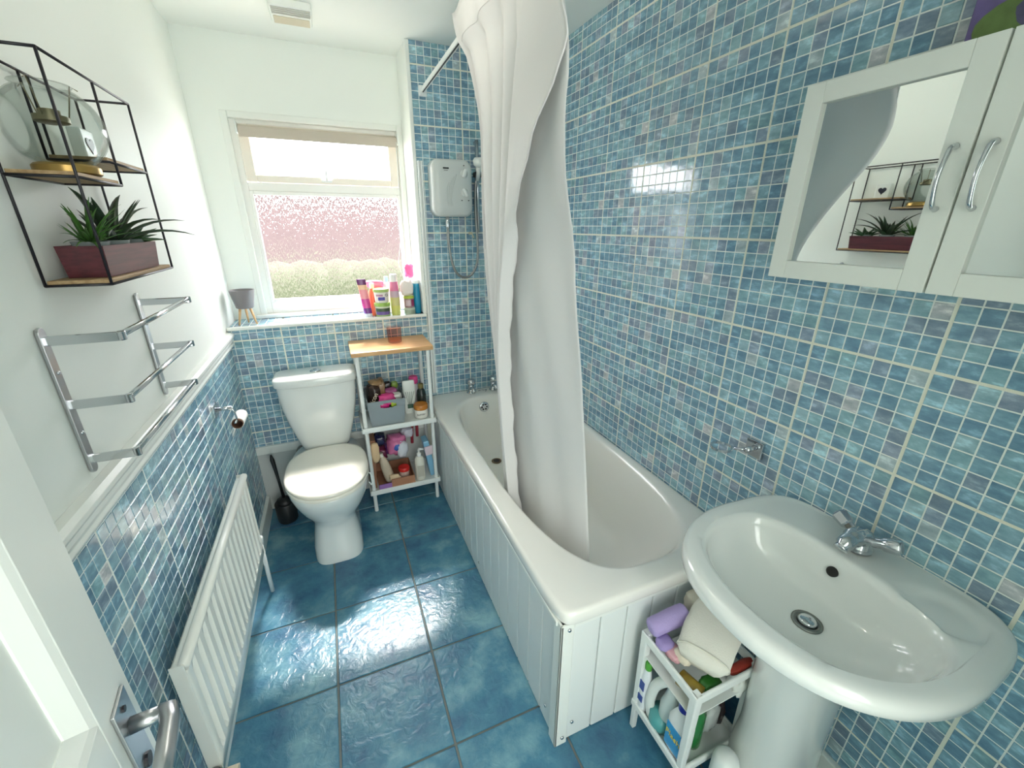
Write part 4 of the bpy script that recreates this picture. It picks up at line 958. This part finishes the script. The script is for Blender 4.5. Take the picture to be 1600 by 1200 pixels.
bottle('magenta_bottle', 'dark magenta bottle between the purple jar and the teal bottle', 'bottle', (.918, .10, ZL), [(.018, 0), (.02, .09), (.012, .1)], cm((142, 30, 84), .3), [(.012, .1), (.012, .115)], cm((142, 30, 84), .3))
tl_ = bottle('teal_bottle', 'tall teal shampoo bottle with a white cap at the shower end of the ledge', 'bottle', (.940, .055, ZL), [(.017, .001), (.020, .006), (.021, .10), (.019, .17)], cm((30, 140, 176), .3), [(.019, .17), (.0195, .185), (.016, .188)], cm((240, 248, 248)))
tag(crumple('pink_bow', (.915, .10, ZL + .235), (.022, .015, .035), film((246, 110, 170)), None, 22, .45), 'bright pink net puff poking up behind the teal bottle', 'bath puff')
bottle('tall_clear_bottle', 'tall clear bottle with a white cap holding up the pink net behind the teal bottle', 'bottle', (.918, .145, ZL), [(.018, 0), (.02, .17), (.012, .19)], cm((232, 236, 238)), [(.012, .19), (.012, .21)], cm((246, 246, 246)))
bottle('navy_bottle', 'dark bottle squeezed between the teal bottle and the wall return', 'bottle', (.948, .11, ZL), [(.010, 0), (.011, .07), (.008, .085)], cm((40, 60, 90), .3), [(.008, .085), (.008, .095)], cm((40, 60, 90), .3))

# ------------------------------------------------------------------ ceiling fixture
cf = thing('ceiling_light', 'small white bulkhead fitting with beige lens on the ceiling by the window', 'light fitting', (.495, -.095, 2.33))
MB().loft([rrect(.495, -.10, .078, .088, ZC - .0005, 12, 32), rrect(.495, -.10, .078, .088, ZC - .022, 12, 32), rrect(.495, -.10, .074, .083, ZC - .026, 12, 32)]).build('housing', GLOSSW, cf)
MB().box((.428, -.098, ZC - .0285), (.562, -.028, ZC - .0255)).build('lens', mat('beige_lens', (190, 182, 160), .4), cf, bevel=.003)
for k in range(4): MB().box((.425, -.182 + .018 * k, ZC - .029), (.565, -.172 + .018 * k, ZC - .0258)).build('vent_slat', mat('vent_grey', (178, 180, 172), .5), cf, bevel=.001)

# ceiling lamp just above the frame (its warm reflection shows in the upper wall tiles)
clp = thing('ceiling_lamp', 'round ceiling lamp over the middle of the bathroom floor', 'lamp', (.63, -.95, 2.33))
MB().lathe((.63, -.95, ZC - .045), [(.050, .0), (.055, .006), (.055, .0445)], 32).build('lamp_base', GLOSSW, clp, True, auto=50)
pl_d = bpy.data.lights.new('lamp_bulb', 'POINT'); pl_d.energy = 2.6; pl_d.color = (1, .93, .82); pl_d.shadow_soft_size = .045
plo = bpy.data.objects.new('lamp_bulb', pl_d); C.objects.link(plo); plo.location = (.63, -.95, 2.235); attach(plo, clp)

# ------------------------------------------------------------------ tumbler ring holder on the right wall
rh = thing('ring_holder', 'empty chrome tumbler ring on a square wall plate above the basin end', 'tumbler holder', (XR, -1.63, .89))
MB().box((XR - .012, -1.658, .862), (XR + .001, -1.602, .918)).build('plate', CHROME, rh, bevel=.002)
MB().tube([(XR - .012, -1.63, .892), (XR - .045, -1.63, .892)], .0085, 14).tube([(XR - .036, -1.63, .892), (XR - .060, -1.60, .886)], .005, 10).build('arm', CHROME, rh, True)
rc = Vector((XR - .088, -1.578, .886)); rings = []
for rr, zz in ((.032, -.004), (.032, .004), (.029, .004), (.029, -.004), (.032, -.004)):
    rings.append([rc + Vector((rr * math.cos(2 * PI * k / 40), rr * math.sin(2 * PI * k / 40), zz)) for k in range(40)])
MB().loft(rings, False, False).build('ring', CHROME, rh, True, auto=40)

# ------------------------------------------------------------------ mirror cabinet
mc = thing('mirror_cabinet', 'white two-door mirror cabinet on the tiled wall above the basin', 'cabinet', (1.58, -1.96, 1.6))
CX = 1.52; cz0, cz1 = 1.416, 1.820
CABM = mat('cabinet_paint', (222, 225, 218), .42)
MB().box((CX + .0162, -2.275, cz0 + .003), (XR - .001, -1.645, cz1 - .003)).build('carcass', CABM, mc, bevel=.001)
for (y0, y1, hy) in ((-1.956, -1.640, -1.935), (-2.278, -1.960, -1.985)):
    dr = MB().box((CX + .0142, y0 + .002, cz0 + .002), (CX + .0158, y1 - .002, cz1 - .002)).build('door', CABM, mc)
    for ys_ in (y0, y1 - .040): MB().box((CX, ys_, cz0), (CX + .0141, ys_ + .040, cz1)).build('stile', CABM, dr, bevel=.0012)
    MB().box((CX, y0 + .0403, cz0), (CX + .0141, y1 - .0403, cz0 + .040)).build('rail', CABM, dr, bevel=.0012)
    MB().box((CX, y0 + .0403, cz1 - .040), (CX + .0141, y1 - .0403, cz1)).build('rail', CABM, dr, bevel=.0012)
    MB().box((CX + .009, y0 + .038, cz0 + .038), (CX + .014, y1 - .038, cz1 - .038)).build('mirror_pane', MIRROR, dr)
    hpth = smooth_path([(CX - .001, hy, 1.662), (CX - .016, hy, 1.655), (CX - .026, hy, 1.612), (CX - .016, hy, 1.570), (CX - .001, hy, 1.562)], 8)
    MB().tube(hpth, [.0055 - .0022 * math.sin(PI * i / (len(hpth) - 1)) for i in range(len(hpth))], 12).build('handle', CHROME, dr, True)
# painted canvas on top of the cabinet
pc = thing('painted_canvas', 'purple, green and turquoise painted panel standing on top of the mirror cabinet', 'painting', (1.62, -2.1, 1.83))
MB().box((1.575, -2.20, cz1 + .001), (1.600, -1.872, 2.16)).build('panel', mat('canvas_purple', (112, 96, 150), .6, noise=(.4, 14), col2=(74, 66, 104)), pc, bevel=.002)
patches = [((-1.915, 1.843), .034, (104, 128, 70)), ((-1.965, 1.905), .030, (112, 132, 76)), ((-1.955, 1.855), .024, (90, 86, 120)), ((-2.00, 1.915), .032, (60, 148, 128)), ((-2.0, 1.86), .025, (160, 172, 182)), ((-2.20, 1.98), .05, (60, 140, 130)), ((-2.03, 2.0), .04, (126, 110, 170)), ((-2.15, 2.07), .05, (120, 132, 80))]
for i, ((py, pz), pr3, cl) in enumerate(patches):
    ring = [(py + pr3 * (1 + .25 * noise.noise(Vector((math.cos(2 * PI * k / 20) * 2, math.sin(2 * PI * k / 20) * 2, i)))) * math.cos(2 * PI * k / 20), pz + pr3 * (1 + .3 * noise.noise(Vector((math.cos(2 * PI * k / 20) * 2, math.sin(2 * PI * k / 20) * 2, i + 9)))) * math.sin(2 * PI * k / 20)) for k in range(20)]
    ring = [(max(-2.198, min(-1.874, p)), max(cz1 + .002, min(2.158, q))) for p, q in ring]
    MB().loft([[Vector((1.575, p, q)) for p, q in ring], [Vector((1.573 - i * .0003, p, q)) for p, q in ring]]).build('paint_patch', mat('paint_%d' % i, cl, .6, noise=(.3, 40)), pc)

# ------------------------------------------------------------------ basin
bs = thing('pedestal_basin', 'white ceramic pedestal wash basin below the mirror cabinet', 'basin', (1.45, -1.985, 0))
bY = -1.991; zB = .812; NB = 96
def oring(sf, z, yc=bY, back=XR - .002, front=1.140, hy=.275, eb=.245):
    """outer outline: straight back, bulging sides and bowed front; sf insets it"""
    out = []
    for k in range(NB):
        a = 2 * PI * k / NB; c, s_ = math.cos(a), math.sin(a)
        if c < 0:   # front half: superellipse from x=1.45
            x = 1.43 + (1.43 - front - sf) * -abs(c) ** (2 / 2.25); y = yc + (hy - sf) * math.copysign(abs(s_) ** (2 / 2.25), s_)
        else:       # back part to the wall, narrowing slightly
            q = abs(c) ** (2 / 7); x = 1.43 + (back - sf * .0 - 1.43) * q
            y = yc + (hy - sf) * math.copysign(abs(s_) ** (2 / 7), s_) * (1 - (1 - eb / hy) * q ** 2)
        out.append(Vector((x, y, z)))
    return out
def iring(x0, x1, hy, z, e=2.4, eb=3.2, yc=bY - .003):
    out = []; xc = x0 + (x1 - x0) * .58
    for k in range(NB):
        a = 2 * PI * k / NB; c, s_ = math.cos(a), math.sin(a)
        if c < 0: x = xc - (xc - x0) * abs(c) ** (2 / e); y = hy * math.copysign(abs(s_) ** (2 / e), s_)
        else: x = xc + (x1 - xc) * abs(c) ** (2 / eb); y = hy * math.copysign(abs(s_) ** (2 / eb), s_)
        out.append(Vector((x, yc + y, z)))
    return out
def dish(v):
    d = math.hypot((v.x - 1.545) / .052, (v.y + 2.155) / .062)
    return v - Vector((0, 0, .009 * max(0, min(1, (1.15 - d) / .3))))
oA, oB = oring(.040, .809), iring(1.190, 1.524, .231, .808, 2.25, 3.0)
DECK = [[dish(p.lerp(q, t / 12)) for p, q in zip(oA, oB)] for t in range(1, 13)]
rings = [iring(1.40, 1.60, .085, .60, 2.2), iring(1.36, 1.62, .13, .64, 2.2), iring(1.27, 1.640, .20, .69, 2.2), oring(.055, .735), oring(.022, .758), oring(.006, .768), oring(.0, .776), oring(.0, .796), oring(.004, .806), oring(.014, .811), oring(.026, .811),
         oring(.040, .809), *DECK, iring(1.195, 1.520, .228, .806, 2.25, 3.0), iring(1.203, 1.513, .222, .800, 2.25, 3.0), iring(1.208, 1.509, .218, .785, 2.25, 3.0), iring(1.228, 1.503, .200, .738, 2.2, 2.8), iring(1.285, 1.490, .150, .702, 2.15, 2.6), iring(1.33, 1.47, .10, .690, 2.1, 2.4), iring(1.38, 1.43, .03, .686, 2, 2)]
bo_ = MB().loft(rings).build('bowl', CERAM, bs, True, auto=75)
# pedestal
def ped(z, hw, xf, xb=1.60, e=2.6): return rrect((xf + xb) / 2, -1.99, (xb - xf) / 2, hw, z, e, 40)
MB().loft([ped(0, .100, 1.352), ped(.03, .100, 1.352), ped(.05, .094, 1.360), ped(.25, .082, 1.372), ped(.48, .084, 1.368), ped(.60, .098, 1.350), ped(.655, .118, 1.33)]).build('pedestal', CERAM, bs, True, auto=60)
MB().lathe((1.398, -2.005, .6865), [(.031, 0), (.031, .0035), (.023, .0045), (.021, .002)], 32).build('waste_ring', mat('dull_metal', (140, 142, 138), .35, 1), bs, True)
MB().lathe((1.398, -2.005, .688), [(.019, 0), (.019, .006), (.014, .010), (.003, .011)], 28).build('waste_plug', CHROME, bs, True)
ovh = MB().lathe((0, 0, 0), [(.012, -.006), (.012, .0015), (.010, .002)], 20).build('overflow_hole', DARK, None, True)
ovh.location = (1.502, -1.975, .768); ovh.rotation_euler = (0, math.radians(-68), 0); ovh.parent = bs; ovh.matrix_parent_inverse = parent_world(bs).inverted()
mt = thing('basin_mixer_tap', 'chrome two-handle mixer tap on the back ledge of the basin', 'tap', (1.575, -1.975, .81))
tcx, tcy = 1.580, -1.975; zt0 = .8115
MB().lathe((tcx, tcy, zt0), [(.028, 0), (.029, .006), (.026, .012), (.024, .035), (.020, .046), (.006, .052)], 28).build('body', CHROME, mt, True)
MB().tube(smooth_path([(tcx, tcy, zt0 + .032), (tcx - .028, tcy, zt0 + .042), (tcx - .055, tcy, zt0 + .038), (tcx - .078, tcy, zt0 + .024)], 5), [.024] * 3 + [.022] * 5 + [.018] * 5 + [.014] * 3, 16).build('spout', CHROME, mt, True)
for s_, lab in ((1, None), (-1, None)):
    a0 = Vector((tcx + .004, tcy + s_ * .016, zt0 + .030)); d = Vector((.25, s_ * 1, .38)).normalized()
    MB().tube([a0, a0 + d * .022, a0 + d * .026, a0 + d * .052, a0 + d * .056], [.012, .012, .016, .0185, .016], 6 if s_ > 0 else 18).build('tap_handle', CHROME, mt, s_ < 0, auto=50)
    MB().tube([a0 + d * .056, a0 + d * .0575], [.013, .012], 18).build('handle_cap', STEEL, mt, True)

# ------------------------------------------------------------------ small plastic trolley shelf under the basin
tr = thing('plastic_rack', 'small white two-tier plastic rack between the bath end and basin pedestal', 'rack', (1.3, -1.82, 0))
qx0, qx1, qy0, qy1, qt = 1.206, 1.440, -1.925, -1.712, .420
def tray(z, h, x0=qx0, x1=qx1, y0=qy0, y1=qy1, t=.010):
    m_ = MB().box((x0, y0, z - h), (x0 + t, y1, z)).box((x1 - t, y0, z - h), (x1, y1, z)).box((x0 + t, y0, z - h), (x1 - t, y0 + t, z)).box((x0 + t, y1 - t, z - h), (x1 - t, y1, z))
    return m_
tray(qt, .028).build('top_frame', PVC, tr, bevel=.004)
MB().box((qx0 + .008, qy0 + .008, qt - .090), (qx1 - .008, qy1 - .008, qt - .086)).build('top_tray', PVC, tr)
tray(.125, .026).build('lower_frame', PVC, tr, bevel=.004)
MB().box((qx0 + .008, qy0 + .008, .100), (qx1 - .008, qy1 - .008, .104)).build('lower_tray', PVC, tr)
for x in (qx0, qx1 - .024):
    for y in (qy0, qy1 - .024):
        MB().loft([[Vector((x + dx_, y + dy_, z)) for dx_, dy_ in ((i0, i0), (.024 - i0, i0), (.024 - i0, .024 - i0), (i0, .024 - i0))] for z, i0 in ((0, .004), (.42, .0))]).build('leg', PVC, tr, bevel=.003)
# lavender towel roll
tw = MB(); axd = Vector((.84, -.42, .22)).normalized(); 
lt = thing('lavender_towel', 'rolled lavender towel on top of the plastic rack by the bath end', 'towel', (1.27, -1.735, .45))
MB().tube([Vector((1.213, -1.735, .448)).lerp(Vector((1.332, -1.748, .476)), t) for t in (0, .02, .06, .15, .35, .6, .85, .94, .98, 1)], [.016, .022, .026, .027, .027, .028, .027, .026, .022, .014], 24).build('roll', cloth((172, 156, 206)), lt, True)
crumple('fold', (1.235, -1.775, .428), (.024, .022, .012), cloth((158, 142, 196)), lt, 41, .15)
tag(crumple('beige_towel', (1.385, -1.745, .475), (.034, .04, .036), cloth((196, 190, 176)), None, 42, .12), 'beige folded cloth behind the lavender towel roll on the plastic rack', 'cloth')
wbg = thing('white_cloth_bag', 'large white cloth wash bag lying on the plastic rack', 'bag', (1.36, -1.84, .45))
# bag: a bolster-like soft body with gathered end
rings = []
pA, pB = Vector((1.255, -1.875, .455)), Vector((1.425, -1.79, .500)); ad = (pB - pA).normalized(); sd = ad.cross(Vector((0, 0, 1))).normalized(); ud = sd.cross(ad)
for t, s_ in ((0, .2), (.03, .75), (.12, .92), (.4, 1.0), (.75, 1.02), (.95, .9), (1.0, .6)):
    rg_ = []
    for k in range(28):
        a = 2 * PI * k / 28; w1 = .070 * s_ * (1 + .10 * noise.noise(Vector((math.cos(a) * 2, math.sin(a) * 2, t * 4)))); 
        rg_.append(pA.lerp(pB, t) + sd * math.copysign(abs(math.cos(a)) ** .8, math.cos(a)) * w1 + ud * math.copysign(abs(math.sin(a)) ** .8, math.sin(a)) * w1 * .55)
    rings.append(rg_)
MB().loft(rings).build('body', cloth((224, 222, 212)), wbg, True)
MB().tube([rings[2][k] + ud * .001 for k in list(range(28)) + [0]], .0022, 6).build('seam', cloth((214, 212, 200)), wbg, True)
tag(crumple('pink_flannel', (1.245, -1.80, .418), (.022, .028, .012), cloth((216, 168, 176)), None, 44, .2), 'folded pink flannel between lavender towel and white bag', 'flannel')
tag(crumple('cream_flannel', (1.258, -1.825, .428), (.022, .025, .012), cloth((222, 214, 196)), None, 45, .2), 'cream ribbed flannel tucked beside the pink flannel', 'flannel')
tag(MB().tube([(1.232, -1.845, .385), (1.247, -1.905, .385)], .022, 18).build('amber_tube', mat('olive_amber', (150, 126, 44), .3, bump=(.6, 90)), None, True), 'ribbed amber tube lying in the top tray of the plastic rack', 'tube')
tag(crumple('red_pouch', (1.39, -1.900, .412), (.045, .012, .010), film((150, 52, 40)), None, 46, .15), 'rust red pouch under the white bag at the rack edge', 'pouch')
tag(crumple('green_pouch', (1.29, -1.893, .39), (.03, .02, .016), film((44, 110, 40)), None, 47, .2), 'green pouch in the corner of the rack top tray', 'pouch')
# lower tray bottles
zz = .1045
fl = thing('cleaner_bottle', 'white cleaner bottle with a blue label and yellow lettering on the rack lower tray', 'bottle', (1.243, -1.880, zz))
MB().loft([rrect(1.243, -1.872, .022, .032, zz + .0005, 3.2, 28), rrect(1.243, -1.872, .025, .035, zz + .01, 3.2, 28), rrect(1.243, -1.872, .025, .035, zz + .13, 3.0, 28), rrect(1.243, -1.872, .016, .020, zz + .165, 2.4, 28), rrect(1.243, -1.872, .012, .013, zz + .18, 2.2, 28)]).build('body', cm((232, 234, 234), .3), fl, True, auto=50)
MB().lathe((1.243, -1.872, zz + .18), [(.017, 0), (.017, .040), (.013, .043)], 20).build('cap', cm((34, 44, 150), .35), fl, True, auto=50)
lv = []
MB().box((1.2165, -1.900, zz + .025), (1.2185, -1.846, zz + .115)).build('label_panel', cm((58, 150, 206), .3), fl, bevel=.0005)
text('Flash', .027, cm((236, 206, 60)), fl, (1.2158, -1.873, zz + .078), (math.radians(90), 0, math.radians(-90)))
text('Flash', .0275, cm((30, 40, 120)), fl, (1.2161, -1.8735, zz + .0775), (math.radians(90), 0, math.radians(-90)))
wbx = thing('handled_bottle', 'large white bottle with a curved handle and green contents at the back of the rack', 'bottle', (1.26, -1.80, zz))
MB().tube(smooth_path([(1.235, -1.775, zz + .01), (1.228, -1.765, zz + .07), (1.232, -1.775, zz + .15), (1.245, -1.81, zz + .21), (1.255, -1.83, zz + .225)], 6), .015, 14).build('handle', cm((222, 226, 222), .3), wbx, True)
MB().lathe((1.262, -1.815, zz), [(.028, .0005), (.032, .01), (.032, .10), (.020, .15), (.014, .2)], 24).build('body', cm((206, 216, 214), .3), wbx, True)
MB().lathe((1.262, -1.815, zz), [(.0165, .2), (.0165, .225)], 18).build('cap', cm((40, 52, 96)), wbx, True)
MB().lathe((1.245, -1.80, zz), [(.031, .0015), (.034, .02), (.033, .06)], 24).build('teal_band', cm((84, 158, 160), .3), wbx, True)
sp = bottle('slim_white_bottle', 'slim white bottle with blue marks and green cap on the lower rack tray', 'bottle', (1.226, -1.742, zz), [(.014, .0005), (.016, .01), (.016, .15), (.009, .18)], cm((222, 226, 230), .3), [(.010, .18), (.011, .205), (.008, .21)], cm((80, 160, 60)))
for za_, zb_ in ((.05, .075), (.10, .135)): MB().box((1.2085, -1.752, zz + za_), (1.2105, -1.734, zz + zb_)).build('mark', cm((40, 70, 150)), sp)
tag(MB().lathe((1.30, -1.872, zz), [(.022, 0), (.024, .01), (.023, .14), (.012, .17), (.012, .19)], 22).build('green_bottle', mat('green_liquid', (30, 112, 50), .2, coat=.5), None, True), 'bottle of dark green liquid behind the front post of the rack', 'bottle')
tag(crumple('clear_bag', (1.345, -1.865, .20), (.03, .03, .06), mat('clear_film', (216, 222, 220), .2, alpha=.6), None, 48, .25), 'crinkled clear plastic bag inside the lower rack', 'bag')
tag(crumple('bin_bag_roll', (1.372, -1.81, .20), (.050, .075, .090), film((42, 30, 34)), None, 49, .2), 'dark crumpled bag filling the back of the lower rack', 'bag')
tag(crumple('plastic_gloves', (1.405, -1.90, .345), (.035, .020, .035), mat('milky_film', (216, 220, 214), .35), None, 50, .4), 'milky white rubber glove hanging below the rack rim', 'glove')
tag(MB().tube([(1.36, -1.935, .085), (1.43, -1.905, .115)], [.021, .021], 22).tube([(1.3595, -1.9355, .0848), (1.361, -1.935, .0855)], [.014, .014], 18).build('dark_tube', cm((36, 36, 40), .4), None, True), 'dark round tube lying in the lower rack near the pedestal', 'tube') if 0 else None
# white rounded container just poking into the frame by the pedestal
wc = thing('white_container', 'white round-topped container on the floor between rack and basin pedestal', 'container', (1.318, -1.968, 0))
MB().lathe((1.318, -1.968, 0), [(.030, .0005), (.034, .006), (.034, .165), (.030, .185), (.020, .196), (.004, .199)], 32).build('body', cm((226, 230, 228), .4), wc, True, auto=60)
